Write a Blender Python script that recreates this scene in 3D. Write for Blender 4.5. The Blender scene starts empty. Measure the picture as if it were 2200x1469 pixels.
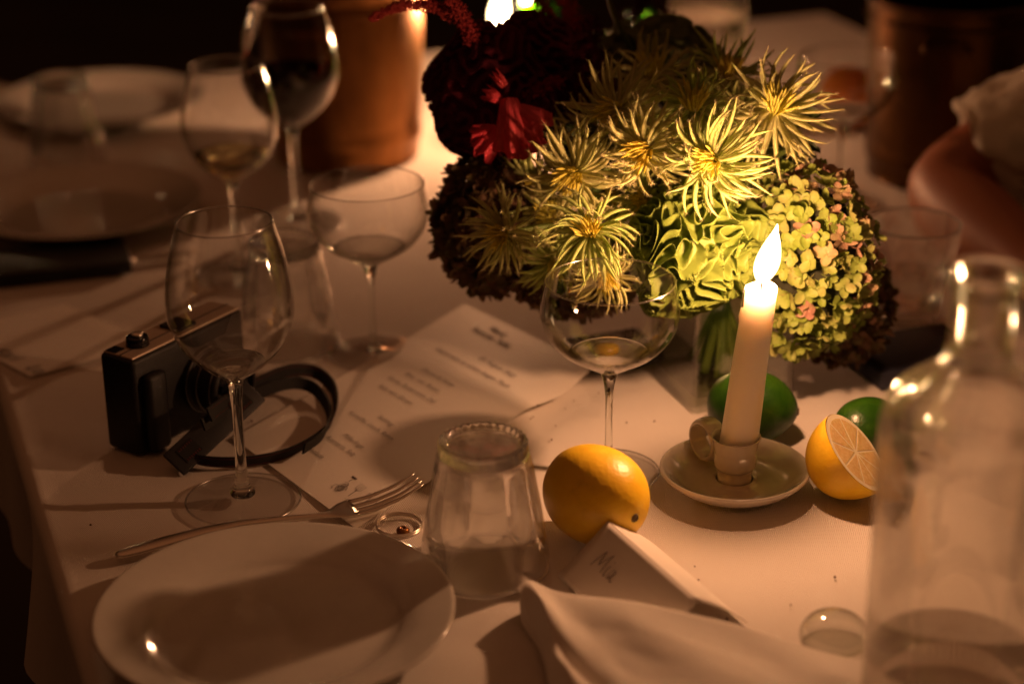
import bpy, bmesh, math, random
import numpy as np
from mathutils import Matrix, Vector, noise
S = bpy.context.scene
COL = S.collection
rnd = random.Random(7)
RAD = math.radians

# ---------------------------------------------------------------- camera, world, exposure
CAM_H = 0.65
FPX = 4278.0
cam_data = bpy.data.cameras.new('camera')
cam = bpy.data.objects.new('camera', cam_data)
COL.objects.link(cam)
S.camera = cam
CM = Matrix.Translation((0, 0, CAM_H)) @ Matrix.Rotation(RAD(67.2), 4, 'X') @ Matrix.Rotation(RAD(-0.6), 4, 'Z')
cam.matrix_world = CM
cam_data.sensor_width = 36
cam_data.lens = 70
cam_data.clip_start = 0.05
cam_data.clip_end = 60
cam_data.dof.use_dof = True
cam_data.dof.focus_distance = 1.395
cam_data.dof.aperture_fstop = 2.9
cam_data.dof.aperture_blades = 9

world = bpy.data.worlds.new('World')
S.world = world
world.use_nodes = True
bg = world.node_tree.nodes['Background']
bg.inputs[0].default_value = (1.0, 0.33, 0.12, 1)
# added warm fill light from above, shaped to fade out towards the horizon
wt = world.node_tree
_tc = wt.nodes.new('ShaderNodeTexCoord'); _sp = wt.nodes.new('ShaderNodeSeparateXYZ'); _mr = wt.nodes.new('ShaderNodeMapRange')
wt.links.new(_tc.outputs['Generated'], _sp.inputs[0]); wt.links.new(_sp.outputs['Z'], _mr.inputs['Value'])
_mr.inputs['From Min'].default_value = 0.30; _mr.inputs['From Max'].default_value = 1.0
_mr.inputs['To Min'].default_value = 0.004; _mr.inputs['To Max'].default_value = 0.135
_mr.interpolation_type = 'SMOOTHSTEP'
wt.links.new(_mr.outputs[0], bg.inputs[1])

S.view_settings.view_transform = 'Standard'
S.view_settings.look = 'None'
S.view_settings.gamma = 1
S.view_settings.exposure = 0.10
cy = S.cycles
cy.use_denoising = True
cy.max_bounces = 20
cy.diffuse_bounces = 4
cy.glossy_bounces = 6
cy.transmission_bounces = 16
cy.transparent_max_bounces = 48
cy.sample_clamp_indirect = 8
cy.blur_glossy = 0.05
cy.use_adaptive_sampling = True
cy.adaptive_threshold = 0.01

LAMP = (1.0, 0.455, 0.215)

def flame_lamp(name, loc, power, radius=0.006):
    l = bpy.data.lights.new(name, 'POINT')
    l.energy = power
    l.color = LAMP
    l.shadow_soft_size = radius
    return l

# ---------------------------------------------------------------- a point of the table (or at height z) seen at a place of the photograph
def P(x, y, z=0.0):
    d = CM.to_3x3() @ Vector(((x - 1100) / FPX, -(y - 734.5) / FPX, -1.0))
    t = (z - CAM_H) / d.z
    return Vector((0, 0, CAM_H)) + d * t

def PY(x, y, Y):
    d = CM.to_3x3() @ Vector(((x - 1100) / FPX, -(y - 734.5) / FPX, -1.0))
    return Vector((0, 0, CAM_H)) + d * (Y / d.y)

E0 = Vector((-0.31, 1.205, 0))
UV_U = Vector((0.942, 0.335, 0)).normalized()
UV_V = Vector((-0.335, 0.942, 0)).normalized()
def T(s, t, z=0.0):
    return E0 + UV_U * s + UV_V * t + Vector((0, 0, z))
TABLE_ANG = math.atan2(0.335, 0.942)

# ---------------------------------------------------------------- object helpers
def link(o, parent=None):
    COL.objects.link(o)
    if parent is not None:
        o.parent = parent
    return o

def tag(o, label=None, cat=None, group=None, kind=None):
    if label: o['label'] = label
    if cat: o['category'] = cat
    if group: o['group'] = group
    if kind: o['kind'] = kind
    return o

def thing(name, label, cat, loc=(0, 0, 0), rot=(0, 0, 0), group=None):
    o = bpy.data.objects.new(name, None)
    o.empty_display_size = 0.02
    link(o)
    o.location = loc
    o.rotation_euler = rot
    return tag(o, label, cat, group)

def mesh(name, vs, fs, m, smooth=True):
    me = bpy.data.meshes.new(name)
    me.from_pydata([tuple(v) for v in vs], [], fs)
    me.update()
    if m is not None:
        me.materials.append(m)
    if smooth:
        me.polygons.foreach_set('use_smooth', [True] * len(me.polygons))
    return me

def obj(name, vs, fs, m, parent=None, smooth=True, loc=None, rot=None):
    o = bpy.data.objects.new(name, mesh(name, vs, fs, m, smooth))
    link(o, parent)
    if loc is not None: o.location = loc
    if rot is not None: o.rotation_euler = rot
    return o

def bmobj(name, bm, m, parent=None, smooth=False, loc=None, rot=None):
    me = bpy.data.meshes.new(name)
    bm.to_mesh(me)
    bm.free()
    me.materials.append(m)
    if smooth:
        me.polygons.foreach_set('use_smooth', [True] * len(me.polygons))
    o = bpy.data.objects.new(name, me)
    link(o, parent)
    if loc is not None: o.location = loc
    if rot is not None: o.rotation_euler = rot
    return o

def lathe_data(prof, n=72, rf=None, closed=False):
    vs, fs = [], []
    for r, z in prof:
        for k in range(n):
            a = 2 * math.pi * k / n
            rr = rf(r, z, a) if rf else r
            vs.append((rr * math.cos(a), rr * math.sin(a), z))
    m = len(prof)
    for i in range(m if closed else m - 1):
        j = (i + 1) % m
        for k in range(n):
            fs.append((i * n + k, i * n + (k + 1) % n, j * n + (k + 1) % n, j * n + k))
    return vs, fs

def lathe(name, prof, m, parent=None, n=72, rf=None, closed=False, loc=None, rot=None):
    vs, fs = lathe_data(prof, n, rf, closed)
    return obj(name, vs, fs, m, parent, True, loc, rot)

def smooth_prof(pts, sub=6):
    """Catmull-Rom through the profile points."""
    out = []
    n = len(pts)
    for i in range(n - 1):
        p0 = pts[max(i - 1, 0)]; p1 = pts[i]; p2 = pts[i + 1]; p3 = pts[min(i + 2, n - 1)]
        for k in range(sub):
            t = k / sub
            q = []
            for a in range(len(p1)):
                q.append(0.5 * (2 * p1[a] + (-p0[a] + p2[a]) * t + (2 * p0[a] - 5 * p1[a] + 4 * p2[a] - p3[a]) * t * t
                                + (-p0[a] + 3 * p1[a] - 3 * p2[a] + p3[a]) * t ** 3))
            out.append(tuple(q))
    out.append(tuple(pts[-1]))
    return out

def tube_data(path, radii, n=8, flat=1.0, cap=True):
    path = [Vector(p) for p in path]
    if not hasattr(radii, '__len__'):
        radii = [radii] * len(path)
    vs, fs = [], []
    up = Vector((0, 0, 1))
    prev = None
    for i, p in enumerate(path):
        a = path[max(i - 1, 0)]; b = path[min(i + 1, len(path) - 1)]
        t = (b - a).normalized()
        if prev is None:
            side = t.cross(up)
            if side.length < 1e-4: side = t.cross(Vector((1, 0, 0)))
            side.normalize()
        else:
            side = (prev - t * prev.dot(t)).normalized()
        prev = side
        nn = side.cross(t)
        for k in range(n):
            an = 2 * math.pi * k / n
            vs.append(p + (side * math.cos(an) + nn * math.sin(an) * flat) * radii[i])
    for i in range(len(path) - 1):
        for k in range(n):
            fs.append((i * n + k, i * n + (k + 1) % n, (i + 1) * n + (k + 1) % n, (i + 1) * n + k))
    if cap:
        fs.append(tuple(range(n - 1, -1, -1)))
        fs.append(tuple(range((len(path) - 1) * n, len(path) * n)))
    return vs, fs

class MB:
    def __init__(self):
        self.v = []; self.f = []
    def add(self, vf):
        o = len(self.v)
        self.v.extend(vf[0])
        self.f.extend([tuple(i + o for i in q) for q in vf[1]])
    def build(self, name, m, parent=None, smooth=True, **k):
        return obj(name, self.v, self.f, m, parent, smooth, **k)

def box_bm(sx, sy, sz, bev=0.0, seg=2, centre=(0, 0, 0)):
    bm = bmesh.new()
    bmesh.ops.create_cube(bm, size=1)
    for v in bm.verts:
        v.co = Vector((v.co.x * sx + centre[0], v.co.y * sy + centre[1], v.co.z * sz + centre[2]))
    if bev > 0:
        bmesh.ops.bevel(bm, geom=bm.edges[:], offset=bev, segments=seg, profile=0.5, affect='EDGES')
    return bm

# ---------------------------------------------------------------- materials
class N:
    def __init__(self, name):
        self.m = bpy.data.materials.new(name)
        self.m.use_nodes = True
        self.t = self.m.node_tree
        self.b = self.t.nodes.get('Principled BSDF')
        self.out = self.t.nodes.get('Material Output')
    def n(self, typ, **k):
        x = self.t.nodes.new(typ)
        for a, v in k.items():
            if a.startswith('i_'):
                x.inputs[a[2:].replace('_', ' ')].default_value = v
            else:
                setattr(x, a, v)
        return x
    def l(self, a, b):
        self.t.links.new(a, b)
    def set(self, **k):
        for a, v in k.items():
            self.b.inputs[a.replace('_', ' ')].default_value = v
        return self
    def coords(self, scale=1.0, rot=(0, 0, 0)):
        tc = self.n('ShaderNodeTexCoord')
        mp = self.n('ShaderNodeMapping')
        mp.inputs['Scale'].default_value = (scale,) * 3 if not hasattr(scale, '__len__') else scale
        mp.inputs['Rotation'].default_value = rot
        self.l(tc.outputs['Object'], mp.inputs[0])
        return mp.outputs[0]
    def noise(self, scale, detail=3, rough=0.5, vec=None, **k):
        x = self.n('ShaderNodeTexNoise')
        x.inputs['Scale'].default_value = scale
        x.inputs['Detail'].default_value = detail
        x.inputs['Roughness'].default_value = rough
        self.l(vec if vec is not None else self.coords(), x.inputs['Vector'])
        return x.outputs['Fac']
    def ramp(self, fac, stops):
        r = self.n('ShaderNodeValToRGB')
        while len(r.color_ramp.elements) < len(stops):
            r.color_ramp.elements.new(0.5)
        for e, (p, c) in zip(r.color_ramp.elements, stops):
            e.position = p
            e.color = (*c, 1) if len(c) == 3 else c
        self.l(fac, r.inputs[0])
        return r.outputs[0]
    def bump(self, h, strength=0.3, dist=0.001):
        b = self.n('ShaderNodeBump')
        b.inputs['Strength'].default_value = strength
        b.inputs['Distance'].default_value = dist
        self.l(h, b.inputs['Height'])
        self.l(b.outputs[0], self.b.inputs['Normal'])
        return b.outputs[0]
    def base(self, s):
        self.l(s, self.b.inputs['Base Color'])
        return self

def simple(name, col, rough=0.5, metal=0.0, **k):
    x = N(name)
    x.set(Base_Color=(*col, 1), Roughness=rough, Metallic=metal, **k)
    return x.m

def cloth_mat(name, col, weave=1500.0, strength=0.35):
    x = N(name)
    rot = (0, 0, -TABLE_ANG + RAD(35))
    v = x.coords(1.0, rot)
    w = x.n('ShaderNodeTexWave', wave_type='BANDS', bands_direction='X')
    w.inputs['Scale'].default_value = weave / 6.28
    w.inputs['Distortion'].default_value = 0.6
    w.inputs['Detail'].default_value = 1
    x.l(v, w.inputs['Vector'])
    n1 = x.noise(900, 2)
    n2 = x.noise(5, 4, 0.6)
    mx = x.n('ShaderNodeMath', operation='ADD')
    x.l(w.outputs['Fac'], mx.inputs[0]); x.l(n1, mx.inputs[1])
    x.bump(mx.outputs[0], strength * 2.0, 0.0005)
    c = x.ramp(n2, [(0.25, tuple(a * 0.86 for a in col)), (0.75, col)])
    x.base(c)
    x.set(Roughness=0.92, Sheen_Weight=0.15)
    x.b.inputs['Specular IOR Level'].default_value = 0.2
    return x.m

M = {}
M['cloth'] = cloth_mat('white_linen', (0.76, 0.71, 0.65))
M['napkin'] = cloth_mat('napkin_linen', (0.84, 0.79, 0.72), 1300, 0.25)

def thin_glass(name, tint=(1, 1, 1), edge=(0.55, 0.50, 0.42), boost=1.0, power=3.0):
    """A thin sheet of glass: Fresnel reflection over straight transmission, darker where the path through the wall is long."""
    x = N(name)
    x.t.nodes.remove(x.b)
    lw = x.n('ShaderNodeLayerWeight'); lw.inputs['Blend'].default_value = 0.5
    p5 = x.n('ShaderNodeMath', operation='POWER'); x.l(lw.outputs['Facing'], p5.inputs[0]); p5.inputs[1].default_value = 4.2
    ma = x.n('ShaderNodeMath', operation='MULTIPLY_ADD'); x.l(p5.outputs[0], ma.inputs[0]); ma.inputs[1].default_value = 0.85; ma.inputs[2].default_value = 0.045 * boost
    p3 = x.n('ShaderNodeMath', operation='POWER'); x.l(lw.outputs['Facing'], p3.inputs[0]); p3.inputs[1].default_value = power
    mc = x.n('ShaderNodeMix', data_type='RGBA')
    x.l(p3.outputs[0], mc.inputs['Factor']); mc.inputs['A'].default_value = (*tint, 1); mc.inputs['B'].default_value = (*[a * b for a, b in zip(tint, edge)], 1)
    tr = x.n('ShaderNodeBsdfTransparent'); x.l(mc.outputs['Result'], tr.inputs[0])
    gl = x.n('ShaderNodeBsdfGlossy'); gl.inputs['Roughness'].default_value = 0.0; gl.inputs[0].default_value = (1, 1, 1, 1)
    mix = x.n('ShaderNodeMixShader')
    x.l(ma.outputs[0], mix.inputs[0]); x.l(tr.outputs[0], mix.inputs[1]); x.l(gl.outputs[0], mix.inputs[2])
    x.l(mix.outputs[0], x.out.inputs[0])
    return x.m

def solid_glass(name, tint=(1, 1, 1), ior=1.5, straight=0.0, rough=0.0):
    x = N(name)
    x.t.nodes.remove(x.b)
    g = x.n('ShaderNodeBsdfGlass'); g.inputs[0].default_value = (*tint, 1); g.inputs['IOR'].default_value = ior; g.inputs['Roughness'].default_value = rough
    if straight > 0:
        tr = x.n('ShaderNodeBsdfTransparent'); tr.inputs[0].default_value = (*tint, 1)
        mix = x.n('ShaderNodeMixShader'); mix.inputs[0].default_value = straight
        x.l(g.outputs[0], mix.inputs[1]); x.l(tr.outputs[0], mix.inputs[2]); x.l(mix.outputs[0], x.out.inputs[0])
    else:
        x.l(g.outputs[0], x.out.inputs[0])
    return x.m

M['thin'] = thin_glass('thin_glass', (1, 1, 1), (0.48, 0.43, 0.35), 1.2)
M['thin_thick'] = thin_glass('thick_walled_glass', (0.97, 0.98, 0.96), (0.30, 0.27, 0.20), 1.8, 2.2)
M['foot'] = thin_glass('glass_foot', (1, 1, 1), (0.45, 0.42, 0.36), 2.6, 5.0)
M['solid'] = solid_glass('solid_glass', (0.97, 0.98, 0.97))
M['wall_glass'] = solid_glass('wall_glass', (0.99, 0.99, 0.985), 1.49, 0.48)
M['solid_soft'] = solid_glass('cast_glass', (0.98, 0.985, 0.975), 1.5, 0.22)
M['water'] = solid_glass('water', (0.975, 0.955, 0.93), 1.33)
M['carafe_glass'] = solid_glass('carafe_glass', (0.985, 0.98, 0.965), 1.48, 0.36)
M['white_wine'] = solid_glass('white_wine', (0.95, 0.90, 0.66), 1.34)
M['red_wine'] = solid_glass('red_wine', (0.10, 0.006, 0.01), 1.34)

def ceramic(name, col, rough=0.12, var=0.06):
    x = N(name)
    n = x.noise(22, 4, 0.6)
    x.base(x.ramp(n, [(0.3, tuple(a * (1 - var * 2) for a in col)), (0.7, col)]))
    n2 = x.noise(60, 2)
    x.bump(n2, 0.05, 0.001)
    x.set(Roughness=rough, Coat_Weight=1.0, Coat_Roughness=0.03, Coat_IOR=1.6)
    return x.m
M['plate'] = ceramic('glazed_porcelain', (0.70, 0.68, 0.62))
M['stoneware'] = ceramic('glazed_stoneware', (0.68, 0.63, 0.55), 0.14, 0.10)
M['steel'] = simple('polished_steel', (0.80, 0.74, 0.66), 0.30, 1.0)
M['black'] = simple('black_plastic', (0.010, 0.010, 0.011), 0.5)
M['black_gloss'] = simple('black_gloss', (0.008, 0.008, 0.010), 0.12)
def leatherette():
    x = N('black_leatherette')
    x.set(Base_Color=(0.004, 0.004, 0.0045, 1), Roughness=0.5)
    x.bump(x.noise(1400, 2), 0.6, 0.0006)
    return x.m
M['rubber'] = leatherette()
M['camera_top'] = simple('champagne_metal', (0.62, 0.50, 0.40), 0.38, 0.35)
M['screen'] = simple('dark_screen', (0.004, 0.005, 0.012), 0.06)
M['ink'] = simple('grey_ink', (0.19, 0.165, 0.15), 0.8)
M['pencil'] = simple('pencil_line', (0.16, 0.13, 0.12), 0.7)
M['strap'] = simple('woven_strap', (0.006, 0.006, 0.006), 0.8)
M['strap_leather'] = simple('strap_leather', (0.020, 0.021, 0.024), 0.6)
M['red_thread'] = simple('red_thread', (0.22, 0.03, 0.03), 0.8)
M['dark_wood'] = simple('dark_wood', (0.03, 0.018, 0.01), 0.6)
M['crumb'] = simple('crumb', (0.12, 0.05, 0.02), 0.8)

def paper_mat():
    x = N('paper')
    n = x.noise(300, 2)
    x.bump(n, 0.04, 0.0003)
    x.b.inputs['Base Color'].default_value = (0.88, 0.84, 0.78, 1)
    x.set(Roughness=0.6)
    tr = x.n('ShaderNodeBsdfTranslucent'); tr.inputs[0].default_value = (0.80, 0.72, 0.60, 1)
    mix = x.n('ShaderNodeMixShader'); mix.inputs[0].default_value = 0.18
    x.l(x.b.outputs[0], mix.inputs[1]); x.l(tr.outputs[0], mix.inputs[2]); x.l(mix.outputs[0], x.out.inputs[0])
    return x.m
M['paper'] = paper_mat()

def leafy(name, cols, scale=30, rough=0.6, trans=0.3, tcol=None, vec_random=True):
    """petal / bract: colour varied by noise and per object, partly translucent."""
    x = N(name)
    info = x.n('ShaderNodeObjectInfo')
    n = x.noise(scale, 3)
    ad = x.n('ShaderNodeMath', operation='ADD'); x.l(n, ad.inputs[0])
    mu = x.n('ShaderNodeMath', operation='MULTIPLY_ADD'); x.l(info.outputs['Random'], mu.inputs[0]); mu.inputs[1].default_value = 0.6; mu.inputs[2].default_value = -0.3
    x.l(mu.outputs[0], ad.inputs[1])
    k = len(cols)
    c = x.ramp(ad.outputs[0], [(0.2 + 0.6 * i / max(k - 1, 1), cols[i]) for i in range(k)])
    x.base(c)
    x.set(Roughness=rough)
    x.b.inputs['Specular IOR Level'].default_value = 0.3
    tr = x.n('ShaderNodeBsdfTranslucent')
    x.l(c, tr.inputs[0])
    mix = x.n('ShaderNodeMixShader'); mix.inputs[0].default_value = trans
    x.l(x.b.outputs[0], mix.inputs[1]); x.l(tr.outputs[0], mix.inputs[2]); x.l(mix.outputs[0], x.out.inputs[0])
    return x.m
M['bract'] = leafy('yellow_green_bract', [(0.54, 0.70, 0.19), (0.67, 0.77, 0.28), (0.74, 0.75, 0.34)], 60, 0.55, 0.35)
M['bract_dusk'] = leafy('brownish_bract', [(0.40, 0.32, 0.12), (0.5, 0.46, 0.14), (0.55, 0.5, 0.2)], 60, 0.55, 0.3)
M['hair'] = leafy('silky_hair', [(0.72, 0.66, 0.34), (0.78, 0.72, 0.42)], 60, 0.5, 0.4)
M['core'] = leafy('orange_core', [(0.85, 0.72, 0.10), (0.88, 0.88, 0.20)], 80, 0.5, 0.3)
M['celosia'] = leafy('lime_crest', [(0.09, 0.15, 0.010), (0.13, 0.205, 0.020), (0.19, 0.26, 0.045)], 55, 0.5, 0.15)
M['celosia_dark'] = leafy('dark_green_crest', [(0.07, 0.09, 0.03), (0.13, 0.13, 0.05)], 55, 0.7, 0.1)
M['hyd_green'] = leafy('hydrangea_green', [(0.22, 0.30, 0.045), (0.27, 0.34, 0.07), (0.32, 0.32, 0.10)], 70, 0.55, 0.3)
M['hyd_pink'] = leafy('hydrangea_pink', [(0.38, 0.33, 0.13), (0.38, 0.26, 0.15), (0.34, 0.18, 0.13)], 90, 0.55, 0.3)
M['hyd_dark'] = leafy('hydrangea_faded', [(0.10, 0.075, 0.03), (0.16, 0.08, 0.045), (0.13, 0.11, 0.04)], 70, 0.65, 0.2)
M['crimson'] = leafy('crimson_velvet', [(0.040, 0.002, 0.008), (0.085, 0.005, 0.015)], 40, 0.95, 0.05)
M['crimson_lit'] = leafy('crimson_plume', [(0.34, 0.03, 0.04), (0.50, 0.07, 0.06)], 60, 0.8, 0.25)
M['red_petal'] = leafy('red_petal', [(0.60, 0.04, 0.07), (0.85, 0.13, 0.15)], 30, 0.5, 0.4)
M['stem'] = leafy('green_stem', [(0.08, 0.13, 0.02), (0.12, 0.17, 0.03)], 40, 0.5, 0.1)
M['leaf'] = leafy('dark_leaf', [(0.03, 0.05, 0.012), (0.06, 0.09, 0.02)], 30, 0.45, 0.2)
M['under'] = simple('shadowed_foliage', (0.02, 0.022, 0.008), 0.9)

def lemon_mat(name, c1, c2, pore=420):
    x = N(name)
    n = x.noise(14, 3)
    n3 = x.noise(130, 4, 0.7)
    bl = x.n('ShaderNodeMath', operation='MULTIPLY_ADD'); x.l(n3, bl.inputs[0]); bl.inputs[1].default_value = 0.45; x.l(n, bl.inputs[2])
    x.base(x.ramp(bl.outputs[0], [(0.40, tuple(a * 0.72 for a in c1)), (0.62, c1), (0.92, c2)]))
    vo = x.n('ShaderNodeTexVoronoi'); vo.inputs['Scale'].default_value = pore
    x.l(x.coords(), vo.inputs['Vector'])
    n2 = x.noise(90, 3)
    ad = x.n('ShaderNodeMath', operation='ADD'); x.l(vo.outputs['Distance'], ad.inputs[0]); x.l(n2, ad.inputs[1])
    x.bump(ad.outputs[0], 0.22, 0.0006)
    x.l(x.ramp(x.noise(30, 4), [(0.3, (.28,) * 3), (0.7, (.5,) * 3)]), x.b.inputs['Roughness'])
    x.set(Subsurface_Weight=0.15, Subsurface_Scale=0.003)
    x.b.inputs['Subsurface Radius'].default_value = (1.0, 0.5, 0.1)
    return x.m
M['lemon'] = lemon_mat('lemon_peel', (0.86, 0.53, 0.018), (0.92, 0.64, 0.04))
M['orange'] = lemon_mat('orange_peel', (0.80, 0.24, 0.01), (0.85, 0.30, 0.02))
M['lime'] = lemon_mat('lime_peel', (0.010, 0.050, 0.002), (0.030, 0.095, 0.004))
M['pith'] = simple('pith', (0.82, 0.74, 0.50), 0.6)
def pulp_mat():
    x = N('lemon_pulp')
    n = x.noise(420, 3, 0.6)
    x.base(x.ramp(n, [(0.3, (0.70, 0.46, 0.16)), (0.7, (0.86, 0.68, 0.34))]))
    x.bump(n, 0.5, 0.0008)
    x.set(Roughness=0.18, Subsurface_Weight=0.4, Subsurface_Scale=0.005)
    return x.m
M['pulp'] = pulp_mat()
M['button'] = simple('stem_button', (0.10, 0.07, 0.03), 0.8)

def wax():
    x = N('candle_wax')
    x.set(Base_Color=(0.88, 0.80, 0.72, 1), Roughness=0.45, Subsurface_Weight=1.0, Subsurface_Scale=0.035)
    x.b.inputs['Subsurface Radius'].default_value = (1.0, 0.85, 0.70)
    n = x.noise(60, 3)
    x.bump(n, 0.08, 0.001)
    return x.m
M['wax'] = wax()
M['wick'] = simple('wick', (0.01, 0.008, 0.006), 0.9)

def flame_mat(name, col, strength):
    """a glowing gas body: bright where the view runs through its thick middle, thin and yellow at its edge"""
    x = N(name)
    x.t.nodes.remove(x.b)
    lw = x.n('ShaderNodeLayerWeight'); lw.inputs['Blend'].default_value = 0.5
    inv = x.n('ShaderNodeMath', operation='SUBTRACT'); inv.inputs[0].default_value = 1.0; x.l(lw.outputs['Facing'], inv.inputs[1])
    pw = x.n('ShaderNodeMath', operation='POWER'); x.l(inv.outputs[0], pw.inputs[0]); pw.inputs[1].default_value = 2.2
    mu = x.n('ShaderNodeMath', operation='MULTIPLY'); x.l(pw.outputs[0], mu.inputs[0]); mu.inputs[1].default_value = strength
    tc = x.n('ShaderNodeTexCoord'); sp = x.n('ShaderNodeSeparateXYZ'); x.l(tc.outputs['Object'], sp.inputs[0])
    mr = x.n('ShaderNodeMapRange'); x.l(sp.outputs['Z'], mr.inputs['Value'])
    mr.inputs['From Min'].default_value = 0.0; mr.inputs['From Max'].default_value = 0.009; mr.inputs['To Min'].default_value = 0.012; mr.inputs['To Max'].default_value = 1.0
    m2 = x.n('ShaderNodeMath', operation='MULTIPLY'); x.l(mu.outputs[0], m2.inputs[0]); x.l(mr.outputs[0], m2.inputs[1])
    e = x.n('ShaderNodeEmission'); e.inputs[0].default_value = (*col, 1); x.l(m2.outputs[0], e.inputs[1])
    t = x.n('ShaderNodeBsdfTransparent')
    a = x.n('ShaderNodeAddShader')
    x.l(e.outputs[0], a.inputs[0]); x.l(t.outputs[0], a.inputs[1]); x.l(a.outputs[0], x.out.inputs[0])
    x.m.cycles.emission_sampling = 'NONE'
    return x.m
M['flame'] = flame_mat('flame', (1.0, 0.66, 0.33), 40)
M['leaf_light'] = flame_mat('green_glow', (0.75, 0.9, 0.05), 2.0)  # added glow standing in for light through green leaves

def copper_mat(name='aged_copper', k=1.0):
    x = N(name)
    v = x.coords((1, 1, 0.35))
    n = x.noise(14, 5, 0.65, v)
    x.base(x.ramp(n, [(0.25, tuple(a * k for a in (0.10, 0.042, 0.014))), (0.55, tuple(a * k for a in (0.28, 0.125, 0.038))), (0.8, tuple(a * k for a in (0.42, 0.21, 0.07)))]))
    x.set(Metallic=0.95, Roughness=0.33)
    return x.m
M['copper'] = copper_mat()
M['copper_shaded'] = copper_mat('shaded_copper', 0.3)  # same copper, darkened in the colour so the right bucket looks dim
M['skin'] = simple('skin', (0.34, 0.12, 0.055), 0.5, 0, Subsurface_Weight=0.15, Subsurface_Scale=0.01)
M['blouse'] = simple('cream_crepe', (0.74, 0.68, 0.56), 0.9)
M['hairdark'] = simple('dark_hair', (0.01, 0.007, 0.005), 0.6)
M['night_wall'] = simple('dark_plaster', (0.03, 0.02, 0.015), 0.9)
def floor_mat():
    x = N('dark_boards')
    x.base(x.ramp(x.noise(3, 4), [(0.3, (0.012, 0.008, 0.005)), (0.7, (0.025, 0.016, 0.01))]))
    x.set(Roughness=0.55)
    return x.m
M['floor'] = floor_mat()

# ================================================================ THE SETTING
def sheet(name, x0, x1, y0, y1, z, m):
    return obj(name, [(x0, y0, z), (x1, y0, z), (x1, y1, z), (x0, y1, z)], [(0, 1, 2, 3)], m, smooth=False)
tag(sheet('floor', -6, 6, -4, 8, -0.75, M['floor']), kind='structure')
w = obj('wall', [(-6, 8, -0.75), (6, 8, -0.75), (6, 8, 2.4), (-6, 8, 2.4)], [(0, 1, 2, 3)], M['night_wall'], smooth=False)
tag(w, 'dark plaster wall at the far end of the unlit room', 'wall')

TW, T0, T1 = 1.2, -1.3, 1.165
tb = thing('dining_table', 'long wooden dining table under the white cloth', 'table', T(TW / 2, (T0 + T1) / 2, -0.75), (0, 0, TABLE_ANG))
bm = box_bm(TW, T1 - T0, 0.03, 0.003, 1, (0, 0, 0.75 - 0.018 - 0.003))
bmobj('tabletop', bm, M['dark_wood'], tb)
for sx in (-1, 1):
    for sy in (-1, 1):
        bmobj('leg', box_bm(0.07, 0.07, 0.70, 0.004, 1, (sx * (TW / 2 - 0.1), sy * ((T1 - T0) / 2 - 0.1), 0.35)), M['dark_wood'], tb)

def tablecloth():
    R, drop = 0.012, 0.10
    ss = [-(drop - 0.010 * i) - R * 1.57 for i in range(0, 10)]
    ss += [-R * 1.57 * k / 5 for k in range(5, 0, -1)]
    ns = int(TW / 0.012)
    ss += [TW * i / ns for i in range(ns + 1)]
    ss += [TW + R * 1.57 * k / 5 for k in range(1, 6)] + [TW + R * 1.57 + 0.010 * i for i in range(1, 11)]
    nt = int((T1 - T0) / 0.012)
    ts = [T0 + (T1 - T0) * j / nt for j in range(nt + 1)]
    ts = [T0 - 0.001] + ts
    vs, fs = [], []
    for t in ts:
        for s in ss:
            z = 0.0
            q = s
            if s < 0 or s > TW:
                e = -s if s < 0 else s - TW
                if e < R * 1.57:
                    a = e / R
                    off = R * math.sin(a); z = -R * (1 - math.cos(a))
                else:
                    d = e - R * 1.57
                    wob = 0.012 * math.sin(t * 23 + 1.3) + 0.008 * math.sin(t * 41)
                    off = R + wob * min(1, d / 0.1) + 0.02 * d; z = -R - d
                q = -off if s < 0 else TW + off
            else:
                z = 0.0
                # pressed fold creases and slight unevenness, all below the level things stand on
                for (a, b, c, amp) in creases:
                    dd = (s * a + t * b - c)
                    z -= amp * math.exp(-(dd / 0.006) ** 2)
                z -= 0.0013 * (1 + noise.noise(Vector((s * 6, t * 6, 0)))) + 0.00025 * (1 + noise.noise(Vector((s * 30, t * 30, 4))))
            p = T(q, t, z)
            vs.append(p)
    n = len(ss)
    for j in range(len(ts) - 1):
        for i in range(n - 1):
            fs.append((j * n + i, j * n + i + 1, (j + 1) * n + i + 1, (j + 1) * n + i))
    o = obj('tablecloth', vs, fs, M['cloth'])
    tag(o, 'white linen tablecloth with pressed creases covering the whole long table', 'tablecloth')
creases = [(0.80, 0.60, 0.10, 0.0024), (0.80, 0.60, 0.045, 0.0016), (0.55, -0.83, 0.16, 0.0022), (1, 0, 0.58, 0.0024), (0, 1, -0.02, 0.0018)]
tablecloth()

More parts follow.
